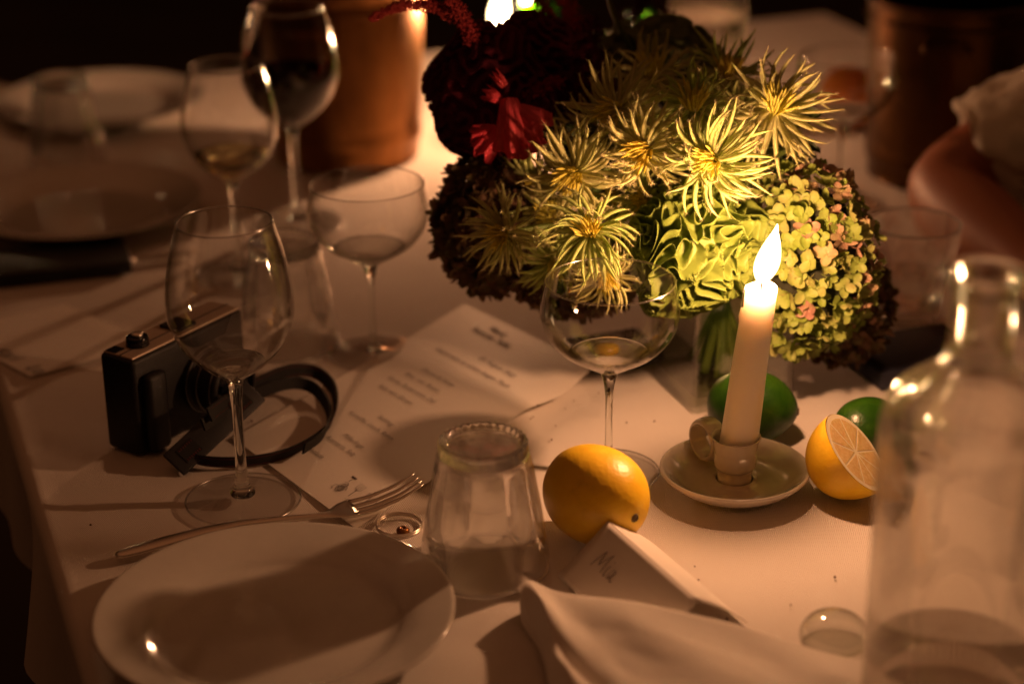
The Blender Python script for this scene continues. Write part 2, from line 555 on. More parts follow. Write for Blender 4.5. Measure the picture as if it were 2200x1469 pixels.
# ================================================================ CANDLES
def candle(loc, height, lean, label_c, label_h, power, dz=0.0, holder=True, r0=0.0140, r1=0.0112, handle_ang=120, flame_h=0.034, gc=None):
    loc = Vector(loc)
    if holder:
        h = thing('candle_holder', label_h, 'candle holder', loc, (0, 0, 0), 'saucer candle holders with a finger loop')
        prof = smooth_prof([(0.0, 0.0035), (0.020, 0.0035), (0.028, 0.002), (0.032, 0.0005), (0.036, 0.003), (0.046, 0.009), (0.0525, 0.0150), (0.0535, 0.0175), (0.0515, 0.0182), (0.047, 0.0145), (0.038, 0.0085), (0.028, 0.0068), (0.018, 0.0075), (0.0135, 0.009)], 4)
        lathe('saucer', prof, M['stoneware'], h, 96)
        cup = smooth_prof([(0.0125, 0.007), (0.0125, 0.014), (0.0140, 0.024), (0.0168, 0.0400), (0.0180, 0.0415), (0.0172, 0.0422), (0.0155, 0.0405), (0.0148, 0.034), (0.0142, 0.018), (0.0, 0.017)], 4)
        lathe('cup', cup, M['stoneware'], h, 64)
        # finger loop: a flat band bent into a ring
        a0 = RAD(handle_ang)
        dirv = Vector((math.cos(a0), math.sin(a0), 0)); sv = Vector((-dirv.y, dirv.x, 0))
        vs, fs = [], []
        K = 36
        for i in range(K):
            an = 2 * math.pi * i / K
            c = dirv * 0.0330 + Vector((0, 0, 0.0262))
            rad = dirv * math.cos(an) + Vector((0, 0, 1)) * math.sin(an)
            for (du, dv) in ((-1, -0.55), (-0.85, 1), (0.85, 1), (1, -0.55), (0.7, -1), (-0.7, -1)):
                vs.append(c + rad * (0.0140 + dv * 0.0024) + sv * du * 0.0078)
        for i in range(K):
            for k in range(6):
                fs.append((i * 6 + k, i * 6 + (k + 1) % 6, ((i + 1) % K) * 6 + (k + 1) % 6, ((i + 1) % K) * 6 + k))
        o = obj('handle', vs, fs, M['stoneware'], h)
        md = o.modifiers.new('sub', 'SUBSURF'); md.levels = 2; md.render_levels = 2
    z0 = 0.0175 if holder else 0.0
    c = thing('candle', label_c, 'candle', loc + Vector((0, 0, z0)), (0, 0, 0), gc)
    lx, ly = lean
    L = height
    pts, rad = [], []
    for i in range(22):
        t = i / 21
        pts.append((lx * t, ly * t, L * t)); rad.append(r0 + (r1 - r0) * t)
    vs, fs = [], []
    n = 40
    prof = [(0.0001, 0.0)] + [(r, p[2]) for p, r in zip(pts, rad)]
    prof += [(r1 * 0.97, L + 0.0012), (r1 * 0.85, L + 0.0020), (r1 * 0.70, L + 0.0008), (r1 * 0.3, L - 0.0012), (0.0001, L - 0.0014)]
    for r, z in prof:
        t = max(0, z / L)
        for k in range(n):
            a = 2 * math.pi * k / n
            rr = r * (1 + 0.012 * math.sin(3 * a + z * 60))
            vs.append((rr * math.cos(a) + lx * t, rr * math.sin(a) + ly * t, z + (0.0006 * math.sin(2 * a) if z > L * 0.99 else 0)))
    for i in range(len(prof) - 1):
        for k in range(n):
            fs.append((i * n + k, i * n + (k + 1) % n, (i + 1) * n + (k + 1) % n, (i + 1) * n + k))
    obj('wax', vs, fs, M['wax'], c)
    top = Vector((lx, ly, L))
    db = MB()
    for (a, z1, rr) in ((2.6, L * .80, .0017), (3.3, L * .90, .0013)):
        pts_ = []
        for q in range(8):
            z = L + .0006 - (L - z1) * q / 7
            t = z / L
            rad_ = (r0 + (r1 - r0) * t) * (1.0 if q else .93)
            pts_.append(Vector((math.cos(a) * rad_ + lx * t, math.sin(a) * rad_ + ly * t, z)))
        db.add(tube_data(pts_, [rr * f_ for f_ in (.5, .9, .8, .7, .7, .9, 1.15, .5)], 10))
    db.build('wax_drips', M['wax'], c)
    ob = MB(); ob.add(tube_data([top + Vector((0, 0, -0.002)), top + Vector((0.0003, 0, 0.004)), top + Vector((0.0016, 0, 0.008))], [0.0008, 0.0008, 0.0007], 6))
    ob.build('wick', M['wick'], c)
    fp = [(0.0001, -0.001), (0.0036, 0.0005), (0.0068, 0.006), (0.0080, 0.012), (0.0072, 0.019), (0.0046, 0.027), (0.0015, 0.034), (0.0001, 0.038)]
    fp = smooth_prof(fp, 4)
    vs, fs = lathe_data(fp, 24)
    kk = flame_h / 0.038
    vs = [(v[0] * kk + lx / L * v[2] * 0.9 * kk + 0.12 * v[2] * kk, v[1] * kk, v[2] * kk) for v in vs]
    obj('flame', vs, fs, M['flame'], c, loc=top + Vector((0.0005, 0, 0.0045)))
    la = flame_lamp('flame_light', None, power)
    lo = bpy.data.objects.new('flame_light', la)
    link(lo, c)
    lo.location = top + Vector((0.002, 0, 0.0045 + 0.45 * flame_h))
    return c

F1 = P(1577, 1050)
candle(F1, 0.1355, (0.0135, 0.001), 'lit pale candle leaning in the saucer holder in front of the hydrangeas',
       'grey glazed saucer candle holder in front between the whole lemon and the cut lemon', 2.5, flame_h=0.042, gc='lit table candles')
F2 = PY(1068, 62, 2.14)
F2h = F2.z - 0.0225
F2.z = 0
candle(F2, F2h, (0.0, 0.0), 'lit candle behind the dark red cockscomb at the top of the picture',
       'saucer candle holder hidden behind the bouquet beside the copper bucket', 4.4, flame_h=0.052, gc='lit table candles')
F3 = Vector((-0.635, 2.27, 0))
candle(F3, 0.14, (0.0, 0.0), 'lit candle at the far left edge of the table beyond the plates',
       'saucer candle holder at the far left corner of the table', 0.07, gc='lit table candles')
F4 = PY(1127, 55, 2.42); F4.z = 0
candle(F4, max(0.05, PY(1127, 55, 2.42).z - 0.0175), (0.0, 0.0), 'small lit candle further back just right of the tall flame',
       'saucer candle holder furthest back on the table', 0.8, flame_h=0.030, gc='lit table candles')

# ================================================================ GLASSWARE
def ring_lathe(prof_out, wall):
    """outer profile bottom to rim, then the inner one back down"""
    out = list(prof_out)
    inner = []
    for i in range(len(out) - 1, -1, -1):
        r, z = out[i]
        a = out[max(i - 1, 0)]; b = out[min(i + 1, len(out) - 1)]
        dx, dz = b[0] - a[0], b[1] - a[1]
        L = math.hypot(dx, dz) or 1
        inner.append((max(0.0001, r - dz / L * wall), z + dx / L * wall))
    return out + inner

def rim_glass():
    x = N('polished_rim')
    x.t.nodes.remove(x.b)
    g = x.n('ShaderNodeBsdfGlossy'); g.inputs['Roughness'].default_value = 0.22
    t = x.n('ShaderNodeBsdfTransparent')
    mix = x.n('ShaderNodeMixShader'); mix.inputs[0].default_value = 0.40
    x.l(t.outputs[0], mix.inputs[1]); x.l(g.outputs[0], mix.inputs[2]); x.l(mix.outputs[0], x.out.inputs[0])
    return x.m
M['rim'] = rim_glass()
def rim_ring(g, r, z, w):
    prof = [(r + w * math.cos(a * math.pi / 4), z + w * math.sin(a * math.pi / 4)) for a in range(8)]
    return lathe('rim', prof, M['rim'], g, 96, closed=True)

def wine_glass(loc, label, group, h=0.2092, wine=None, level=0.0, wname='', wlabel='', sc=1.0, rot=0):
    g = thing('wine_glass', label, 'wine glass', loc, (0, 0, rot), group)
    k = h / 0.2092
    out = smooth_prof([(0.0045, 0.0945), (0.012, 0.0985), (0.024, 0.108), (0.0355, 0.122), (0.0425, 0.1385), (0.0437, 0.150), (0.0425, 0.166), (0.0385, 0.188), (0.0325, 0.2092)], 6)
    prof = ring_lathe(out, 0.0011)
    lathe('bowl', [(r * sc, z * k) for r, z in prof], M['thin'], g, 96)
    rim_ring(g, 0.0320 * sc, 0.2094 * k, 0.0008)
    st = smooth_prof([(0.0001, 0.0045), (0.0075, 0.0048), (0.0088, 0.0075), (0.0060, 0.0125), (0.0044, 0.022), (0.0037, 0.045), (0.0039, 0.072), (0.0052, 0.090), (0.0080, 0.0970), (0.0100, 0.0988), (0.0150, 0.1018), (0.0215, 0.1078), (0.0140, 0.1040), (0.0001, 0.1022)], 4)
    lathe('stem', [(r * sc, z * k) for r, z in st], M['solid'], g, 48)
    ft = smooth_prof([(0.0001, 0.0008), (0.030, 0.0008), (0.0402, 0.0006), (0.0412, 0.0014), (0.0402, 0.0022), (0.030, 0.0026), (0.018, 0.0036), (0.0085, 0.0055)], 4)
    lathe('foot', [(r * sc, z) for r, z in ft], M['foot'], g, 96)
    rim_ring(g, 0.0406 * sc, 0.0014, 0.0008).name = 'foot_edge'
    if wine:
        inn = [(r, z) for r, z in out]
        pr = [(max(0.0001, (r - 0.0018) * sc), (z + 0.0012) * k) for r, z in inn if z < level]
        pr = [(0.0001, pr[0][1])] + pr + [(0.0001, pr[-1][1] + 0.0003)]
        o = lathe(wname, pr, M[wine], None, 64, loc=loc)
        tag(o, wlabel, 'wine')
    return g

def coupe(loc, label, group, drink=False):
    g = thing('coupe_glass', label, 'coupe glass', loc, (0, 0, 0), group)
    out = smooth_prof([(0.0042, 0.0785), (0.009, 0.0815), (0.020, 0.0880), (0.034, 0.0970), (0.0445, 0.1090), (0.0490, 0.1215), (0.0492, 0.1300), (0.0478, 0.1400), (0.0462, 0.1490)], 6)
    lathe('bowl', ring_lathe(out, 0.0010), M['thin'], g, 96)
    rim_ring(g, 0.0457, 0.1492, 0.0007)
    st = smooth_prof([(0.0001, 0.0035), (0.0060, 0.0038), (0.0062, 0.0060), (0.0036, 0.0120), (0.0027, 0.026), (0.0025, 0.050), (0.0032, 0.066), (0.0058, 0.0780), (0.0090, 0.0826), (0.0190, 0.0890), (0.0290, 0.0952), (0.0180, 0.0905), (0.0090, 0.0862), (0.0001, 0.0850)], 4)
    lathe('stem', st, M['solid'], g, 48)
    ft = smooth_prof([(0.0001, 0.0008), (0.028, 0.0007), (0.0365, 0.0006), (0.0373, 0.0012), (0.0365, 0.0019), (0.028, 0.0021), (0.016, 0.0028), (0.0065, 0.0042)], 4)
    lathe('foot', ft, M['foot'], g, 96)
    rim_ring(g, 0.0368, 0.0013, 0.0007).name = 'foot_edge'
    return g

def tumbler(loc, label, group, flip=True, rot=0.0, scale=1.0, water=False):
    """fluted bar tumbler; built upside down (mouth on the table) when flip is True"""
    g = thing('glass_tumbler', label, 'tumbler', loc, (0, 0, rot), group)
    NF = 10
    def rf(r, z, a):
        f = 0
        if 0.030 < z < 0.0835:
            k = min(1, (z - 0.030) / 0.016) * min(1, (0.0835 - z) / 0.004)
            ph = (a * NF / (2 * math.pi)) % 1.0 - 0.5
            f = k * (0.0036 - 0.0144 * ph * ph)
            # scalloped ends of the flutes
            if z < 0.048:
                f *= 1.0 if abs(ph) < (z - 0.028) / 0.040 else 0.25
        return r - f
    H = 0.0930
    wall = [(0.0430, 0.0006), (0.0432, 0.003), (0.0425, 0.012), (0.0413, 0.022), (0.0400, 0.030), (0.0385, 0.040), (0.0368, 0.050), (0.0350, 0.060), (0.0333, 0.070), (0.0316, 0.0785), (0.0306, 0.0830), (0.0303, 0.0850)]
    inn = [(0.0405, 0.0006), (0.0402, 0.012), (0.0385, 0.030), (0.0360, 0.045), (0.0330, 0.060), (0.0295, 0.073), (0.0262, 0.080), (0.0001, 0.0805)]
    prof = smooth_prof(wall, 3)
    pin = smooth_prof(inn, 3)
    f = (lambda z: z) if flip else (lambda z: H - z)
    full = [(0.0001, 0.0822)] + [(0.0270, 0.0820)] + list(reversed(prof[:-3])) + [(0.0426, 0.0001), (0.0410, 0.0001)] + pin
    side = len(prof) + 1
    vs, fs = lathe_data(full, 120, lambda r, z, a: rf(r, z, a) if r > np.interp(z, [0, .03, .06, .083], [.0415, .0395, .0340, .0272]) else r)
    vs = [(v[0] * scale, v[1] * scale, f(v[2]) * scale) for v in vs]
    obj('fluted_wall', vs, fs, M['wall_glass'], g)
    rim_ring(g, 0.0418 * scale, f(0.0006) * scale + (0.0003 if flip else -0.0003), 0.0011 * scale)
    def rf2(r, z, a):
        return r - (0.0009 * abs(math.sin(a * 16)) if z > 0.084 and r > 0.027 else 0)
    bp = [(0.0001, 0.0815), (0.0240, 0.0812), (0.0275, 0.0830), (0.0292, 0.0845), (0.0298, 0.0880), (0.0296, 0.0910), (0.0286, 0.0928), (0.0262, 0.0930), (0.0242, 0.0905), (0.0215, 0.0893), (0.0001, 0.0885)]
    vs, fs = lathe_data(smooth_prof(bp, 3), 128, rf2)
    vs = [(v[0] * scale, v[1] * scale, f(v[2]) * scale) for v in vs]
    obj('base', vs, fs, M['solid_soft'], g)
    if water:
        pr = [(0.0001, H - 0.0798), (0.0245, H - 0.0793), (0.029, H - 0.071), (0.0325, H - 0.060), (0.0345, H - 0.050), (0.0001, H - 0.0497)]
        o = lathe('drinking_water', [(r * scale, z * scale) for r, z in pr], M['water'], None, 64, loc=loc)
        tag(o, 'clear water standing in the upright tumbler right of the hydrangeas', 'water')
    return g

GW = 'stemmed wine glasses'
wine_glass(P(523, 1075), 'empty wine glass standing behind the white plate in front of the camera', GW)
wine_glass(P(515, 590), 'wine glass with a little white wine behind the empty front one', GW, 0.197, 'white_wine', 0.1225, 'white_wine',
           'pale white wine left in the bottom of the back wine glass')
wine_glass(P(640, 480), 'wine glass of red wine in front of the left copper bucket', GW, 0.215, 'red_wine', 0.150, 'red_wine',
           'dark red wine in the glass before the copper bucket', 1.08)
GC = 'empty saucer-bowled coupe glasses'
coupe(P(1307, 1015), 'empty coupe glass standing behind the whole lemon', GC)
coupe(P(803, 762), 'empty coupe glass with its foot on the back edge of the menu sheet', GC)
coupe(P(1803, 432), 'blurred empty coupe glass at the back in front of the right copper bucket', GC)
GT = 'fluted glass tumblers'
tumbler(P(1042, 1215), 'fluted tumbler upside down between the fork and the whole lemon', GT, rot=0.1)
tumbler(P(622, 738), 'fluted tumbler upside down behind the empty wine glass', GT, rot=0.3)
tumbler(P(145, 345), 'blurred tumbler upside down between the two plates at far left', GT, rot=0.5)
tumbler(P(1950, 680), 'upright tumbler of water to the right of the hydrangeas', GT, flip=False, scale=0.93, water=True)

def carafe(loc, label, sc=1.0, level=0.19, wl='', group='clear glass water carafes', water='water', w_name='water'):
    g = thing('water_carafe', label, 'carafe', loc, (0, 0, 0), group)
    out = smooth_prof([(0.040, 0.0005), (0.0475, 0.004), (0.0495, 0.014), (0.0495, 0.060), (0.0495, 0.130), (0.0495, 0.188), (0.0485, 0.203), (0.0430, 0.217), (0.0300, 0.2275), (0.0200, 0.236), (0.0170, 0.248), (0.0165, 0.268), (0.0172, 0.276), (0.0195, 0.280), (0.0198, 0.286), (0.0182, 0.2885)], 5)
    inn = smooth_prof([(0.0160, 0.2870), (0.0140, 0.276), (0.0138, 0.250), (0.0170, 0.236), (0.0270, 0.2250), (0.0400, 0.213), (0.0455, 0.200), (0.0466, 0.184), (0.0466, 0.130), (0.0466, 0.060), (0.0462, 0.022), (0.0400, 0.013), (0.0001, 0.018)], 5)
    prof = [(0.0001, 0.004), (0.030, 0.003)] + out + inn
    lathe('glass_body', [(r * sc, z * sc) for r, z in prof], M['carafe_glass'], g, 96)
    pr = [(r + 0.0003, z) for r, z in reversed(inn) if z < level]
    pr = [(0.0001, pr[0][1])] + pr[1:] + [(pr[-1][0], level), (0.0001, level)]
    o = lathe(w_name, [(r * sc, z * sc) for r, z in pr], M[water], None, 96, loc=loc)
    tag(o, wl, 'water')
    return g
carafe((0.243, 0.950, 0.0005), 'clear glass water carafe blurred in the right foreground', 1.0, 0.062, 'still water in the carafe in the right foreground')
carafe(P(1500, 262), 'clear glass water carafe behind the bouquet at the top', 1.05, 0.125, 'still water in the carafe behind the bouquet')

# vase: square, thick clear glass
def vase():
    c = Vector((0.166, 1.452, 0))
    g = thing('glass_vase', 'square clear glass vase under the flowers, beside the lime', 'vase', c, (0, 0, TABLE_ANG))
    H, w0 = 0.135, 0.043
    bm = bmesh.new()
    def ring(h, z, r):
        out = []
        for sx, sy in ((-1, -1), (1, -1), (1, 1), (-1, 1)):
            for a in range(4):
                an = math.atan2(sy, sx) - math.pi / 4 + a * math.pi / 6
                out.append(bm.verts.new((sx * (h - r) + r * math.cos(an), sy * (h - r) + r * math.sin(an), z)))
        return out
    rings = [ring(w0, 0.0008, 0.004), ring(w0, H, 0.004), ring(w0 - 0.0022, H, 0.003), ring(w0 - 0.0030, 0.012, 0.003)]
    for a, b in zip(rings, rings[1:]):
        for k in range(16):
            bm.faces.new((a[k], a[(k + 1) % 16], b[(k + 1) % 16], b[k]))
    bm.faces.new(list(reversed(rings[0]))); bm.faces.new(rings[-1])
    bmobj('walls', bm, M['thin_thick'], g)
    o = bmobj('vase_water', box_bm(0.0785, 0.0785, 0.085, 0.003, 1, (0, 0, 0.013 + 0.0425)), thin_glass('vase_water', (0.93, 0.93, 0.88), (0.6, 0.6, 0.5)), None, loc=c, rot=(0, 0, TABLE_ANG))
    tag(o, 'cloudy water around the stems in the square vase', 'water')
    return c
VC = vase()

# ================================================================ PLATES
def plate(loc, label, r, rot=0, group='white porcelain plates', m='plate'):
    k = r / 0.112
    prof = smooth_prof([(0.0001, 0.0035), (0.050, 0.0035), (0.058, 0.0020), (0.064, 0.0005), (0.067, 0.0010), (0.074, 0.0050), (0.086, 0.0110), (0.104, 0.0170), (0.1105, 0.0190), (0.1120, 0.0205), (0.1108, 0.0216), (0.1050, 0.0202), (0.0900, 0.0158), (0.0810, 0.0120), (0.0745, 0.0082), (0.066, 0.0062), (0.045, 0.0056), (0.0001, 0.0056)], 5)
    o = lathe('dinner_plate', [(a * k, b) for a, b in prof], M[m], None, 128, loc=loc)
    tag(o, label, 'plate', group)
    return o
plate(P(591, 1310, 0.019) - Vector((0, 0, 0.019)), 'empty white plate in the left foreground with the fork behind it', 0.112)
plate(P(178, 470), 'blurred white plate at the left edge, the nearer one of the back pair', 0.118)
plate(P(218, 245), 'blurred white plate furthest back at the left, behind the overturned tumbler', 0.120)

# ================================================================ FORK, RING, KNIFE
def fork():
    a = P(247, 1190, 0.006); b = P(905, 1035, 0.018)
    a.z = b.z = 0
    L = (b - a).length
    ang = math.atan2(b.y - a.y, b.x - a.x)
    g = thing('fork', 'steel fork lying behind the white plate with its tines on the menu', 'fork', a, (0, 0, ang))
    def zc(t):
        return np.interp(t, [0, .12, .35, .55, .68, .76, .84, .92, 1.0], [.0050, .0080, .0125, .0085, .0060, .0065, .0080, .0125, .0205])
    MBf = MB()
    ts = [0, .004, .012, .03, .08, .16, .28, .4, .5, .58, .64, .68, .705, .725, .745, .76, .775]
    hw = [.0005, .0030, .0045, .0056, .0066, .0064, .0050, .0040, .0034, .0030, .0031, .0042, .0075, .0105, .0118, .0122, .0123]
    th = [.0005, .0016, .0019, .0021, .0021, .0021, .0021, .0021, .0022, .0023, .0021, .0016, .0013, .0012, .0011, .0010, .0010]
    vs, fs = [], []
    n = 14
    for t, w, h in zip(ts, hw, th):
        for k in range(n):
            an = 2 * math.pi * k / n
            y = w * math.cos(an)
            dish = 0.0014 * (abs(y) / 0.0125) ** 2 if t > .7 else 0
            vs.append((t * L, y, zc(t) + h * math.sin(an) + dish * 1.2))
    for i in range(len(ts) - 1):
        for k in range(n):
            fs.append((i * n + k, i * n + (k + 1) % n, (i + 1) * n + (k + 1) % n, (i + 1) * n + k))
    fs.append(tuple(range(n - 1, -1, -1))); fs.append(tuple(range((len(ts) - 1) * n, len(ts) * n)))
    obj('handle', vs, fs, M['steel'], g)
    for q in (-1.5, -.5, .5, 1.5):
        vs, fs = [], []
        K = 14
        for i in range(K):
            t = .765 + (1.0 - .765) * i / (K - 1) - abs(q) * 0.004 * (i / (K - 1))
            w = np.interp(i / (K - 1), [0, .7, .93, 1], [.0023, .0019, .0011, .0003])
            h = np.interp(i / (K - 1), [0, .8, 1], [.0010, .0009, .0003])
            y0 = q * .0066 * (1 - .05 * i / (K - 1))
            for k in range(8):
                an = 2 * math.pi * (k + .5) / 8
                vs.append((t * L, y0 + w * math.cos(an), zc(t) + h * math.sin(an) + 0.0014 * (abs(y0) / 0.0125) ** 2 * 1.2))
        for i in range(K - 1):
            for k in range(8):
                fs.append((i * 8 + k, i * 8 + (k + 1) % 8, (i + 1) * 8 + (k + 1) % 8, (i + 1) * 8 + k))
        fs.append(tuple(range(7, -1, -1))); fs.append(tuple(range((K - 1) * 8, K * 8)))
        obj('tine', vs, fs, M['steel'], g)
fork()

def key_ring():
    c = P(858, 1132)
    g = thing('split_ring', 'steel split ring lying on the cloth by the plate rim', 'ring', c, (0, 0, 0.4))
    for dz, r in ((0.0010, 0.0155), (0.0026, 0.0155)):
        pts = [(r * math.cos(a * 2 * math.pi / 60), r * math.sin(a * 2 * math.pi / 60), dz + 0.0006 * math.sin(a * 2 * math.pi / 60)) for a in range(61)]
        mb = MB(); mb.add(tube_data(pts, 0.00085, 8))
        mb.build('coil', M['steel'], g)
    o = lathe('bead', smooth_prof([(0.0012, 0.0), (0.0040, 0.0002), (0.0046, 0.0022), (0.0036, 0.0042), (0.0014, 0.0040), (0.0012, 0.0)], 3), M['copper'], None, 24, loc=P(866, 1146) + Vector((0, 0, 0.0004)))
    tag(o, 'small copper bead lying inside the steel ring', 'bead')
key_ring()

def knife():
    a = P(150, 585); b = P(425, 548)
    ang = math.atan2(b.y - a.y, b.x - a.x); L = (b - a).length
    g = thing('table_knife', 'blurred steel knife below the nearer back plate at left', 'knife', a, (0, 0, ang))
    mb = MB(); mb.add(tube_data([(L * t, 0, .004) for t in (0, .02, .1, .3, .45, .5)], [.001, .005, .0062, .0052, .0042, .0035], 12, 0.55))
    mb.build('handle', M['steel'], g)
    vs = []; fs = []
    for t, w in ((.5, .004), (.55, .008), (.8, .0095), (.93, .008), (1.0, .001)):
        vs += [(L * t, -w, .0045), (L * t, w * .8, .0032), (L * t, w * .8, .0045), (L * t, -w, .0030)]
    for i in range(4):
        for k in range(4):
            fs.append((i * 4 + k, i * 4 + (k + 1) % 4, (i + 1) * 4 + (k + 1) % 4, (i + 1) * 4 + k))
    obj('blade', vs, fs, M['steel'], g, smooth=False)
knife()

# ================================================================ PAPERS
def paper_patch(corners, bulge, nu=40, nv=28):
    """corners: TL, TR, BR, BL in 3-D; bulge(u,v) -> extra height. u runs TL->TR, v runs top->bottom"""
    TL, TR, BR, BL = corners
    def f(u, v):
        p = TL * (1 - u) * (1 - v) + TR * u * (1 - v) + BR * u * v + BL * (1 - u) * v
        return p + Vector((0, 0, bulge(u, v)))
    vs, fs = [], []
    for j in range(nv + 1):
        for i in range(nu + 1):
            vs.append(f(i / nu, j / nv))
    n = nu + 1
    for j in range(nv):
        for i in range(nu):
            fs.append((j * n + i, j * n + i + 1, (j + 1) * n + i + 1, (j + 1) * n + i))
    return f, vs, fs

def text_on(name, s, size, f, u0, v0, W, H, m, parent, shear=0.25, bold=0.0):
    """printed line: u0,v0 = centre of the line in sheet units; W,H = sheet size in metres"""
    cu = bpy.data.curves.new(name, 'FONT')
    cu.body = s; cu.size = size; cu.align_x = 'CENTER'; cu.align_y = 'CENTER'; cu.shear = shear; cu.offset = bold
    o = bpy.data.objects.new(name, cu)
    COL.objects.link(o)
    bpy.context.view_layer.update()
    me = bpy.data.meshes.new_from_object(o)
    bpy.data.objects.remove(o)
    for v in me.vertices:
        uu = u0 + v.co.x / W; vv = v0 - v.co.y / H
        p = f(min(max(uu, 0), 1), min(max(vv, 0), 1))
        v.co = p + Vector((0, 0, 0.0007))
    me.materials.clear(); me.materials.append(m)
    o = bpy.data.objects.new(name, me)
    link(o, parent)
    return o

def menu():
    TL = P(998, 652, 0.004); TR = P(1277, 787, 0.012); BR = P(765, 1135, 0.0012); BL = P(500, 940, 0.0012)
    W = (TR - TL).length; H = (BR - TR).length
    def bul(u, v):
        # the right-hand edge lifts and curls; the sheet sags between its corners
        e = 0.006 * math.exp(-((v - 0.36) / 0.16) ** 2) * u ** 3 - 0.006 * math.exp(-((v - 0.16) / 0.10) ** 2) * u ** 4 * (1 - v)
        s = -0.008 * math.sin(math.pi * v) ** 1.0 * (1 - 0.35 * v) * (0.55 + 0.45 * u) * 0.45
        q = 0.003 * math.sin(math.pi * u) * math.sin(math.pi * v)
        base = TL.z * (1 - u) * (1 - v) + TR.z * u * (1 - v) + BR.z * u * v + BL.z * (1 - u) * v
        z = base + e + s + q
        return max(z, 0.0012) - base
    f, vs, fs = paper_patch([TL, TR, BR, BL], bul)
    g = thing('menu_sheet', 'printed paper menu with a curled edge lying across the middle of the table', 'menu')
    obj('paper', vs, fs, M['paper'], g)
    lines = [("Menü", .36, .055, .0095, .0003), ("Sommer Tafel", .37, .095, .0095, .0003), ("23. August 2023", .60, .205, .0078, 0.0001),
             ("Gemeinsam an einem langen Tisch", .50, .262, .0078, .0001), ("Zitrone & Minze", .43, .375, .0072, 0), ("Brot  und  Butter", .40, .425, .0072, 0),
             ("Gurke, Buttermilch, Dill", .40, .475, .0072, 0), ("Salat vom Garten", .37, .525, .0072, 0), ("Saibling", .50, .635, .0072, 0),
             ("Kartoffel, Lauch, Rahm", .47, .680, .0072, 0), ("Pfifferlinge", .50, .765, .0072, 0), ("Rosmarin, Salz", .48, .805, .0072, 0), ("Schokolade", .40, .875, .0072, 0)]
    for s, u, v, z, b in lines:
        text_on('printed_line', s, z, f, u, v, W, H, M['ink'], g, 0.3, b)
    # little pen drawings at the foot: fork, bottle, glass, scribbled bunch
    def stroke(mb, pts, w=0.00025):
        P3 = [f(u, v) + Vector((0, 0, 0.0005)) for u, v in pts]
        mb.add(tube_data(P3, w, 4, 0.4))
    cu_, cv_ = 0.78, 0.90
    mb = MB()
    for k in range(4):
        stroke(mb, [(cu_ + .012 * k, cv_ - .03), (cu_ + .012 * k, cv_ - .008), (cu_ + .018, cv_ + .002), (cu_ + .018, cv_ + .03)])
    stroke(mb, [(cu_ + .08, cv_ - .02), (cu_ + .08, cv_ + .02), (cu_ + .11, cv_ + .02), (cu_ + .11, cv_ - .02), (cu_ + .08, cv_ - .02)], .0003)
    stroke(mb, [(cu_ + .095, cv_ - .02), (cu_ + .095, cv_ - .035)], .0006)
    stroke(mb, [(cu_ + .14, cv_ - .02), (cu_ + .16, cv_), (cu_ + .18, cv_ - .02)])
    stroke(mb, [(cu_ + .16, cv_), (cu_ + .16, cv_ + .02)])
    stroke(mb, [(cu_ + .02, cv_ + .045), (cu_ + .05, cv_ + .035), (cu_ + .08, cv_ + .05)])
    rr = random.Random(3)
    for k in range(9):
        a = rr.uniform(0, 6.28); c0 = (cu_ - .06 + rr.uniform(-.02, .02), cv_ + .02 + rr.uniform(-.015, .015))
        stroke(mb, [(c0[0] + .018 * math.cos(a + t), c0[1] + .012 * math.sin(a + t)) for t in (0, 1, 2, 3, 4, 5)])
    stroke(mb, [(cu_ - .06, cv_ - .01), (cu_ - .06, cv_ - .03)]); stroke(mb, [(cu_ - .075, cv_ - .032), (cu_ - .045, cv_ - .032)], .0009)
    mb.build('pen_drawings', M['ink'], g)
    return f
menu()

def menu2():
    BRc = P(65, 808, 0.0012)
    R_ = P(330, 742, 0.0012) ; Lp = P(-120, 712, 0.0012)
    TLc = Lp + (R_ - BRc)
    # keep it on the table
    f, vs, fs = paper_patch([R_ + (Lp - BRc) * 0.0 + (R_ - BRc) * 0.0, R_, BRc, BRc], lambda u, v: 0)
    corners = [TLc, R_, BRc, Lp]
    f, vs, fs = paper_patch(corners, lambda u, v: 0.0012 * (1 - v) * u, 20, 14)
    g = thing('menu_sheet', 'second paper menu, blurred, with one corner pointing forward at the left edge', 'menu')
    obj('paper', vs, fs, M['paper'], g)
    W = (R_ - TLc).length; H = (BRc - R_).length
    text_on('printed_line', "Karl    Lena", 0.018, f, .80, .90, W, H, M['ink'], g, 0.2)
menu2()

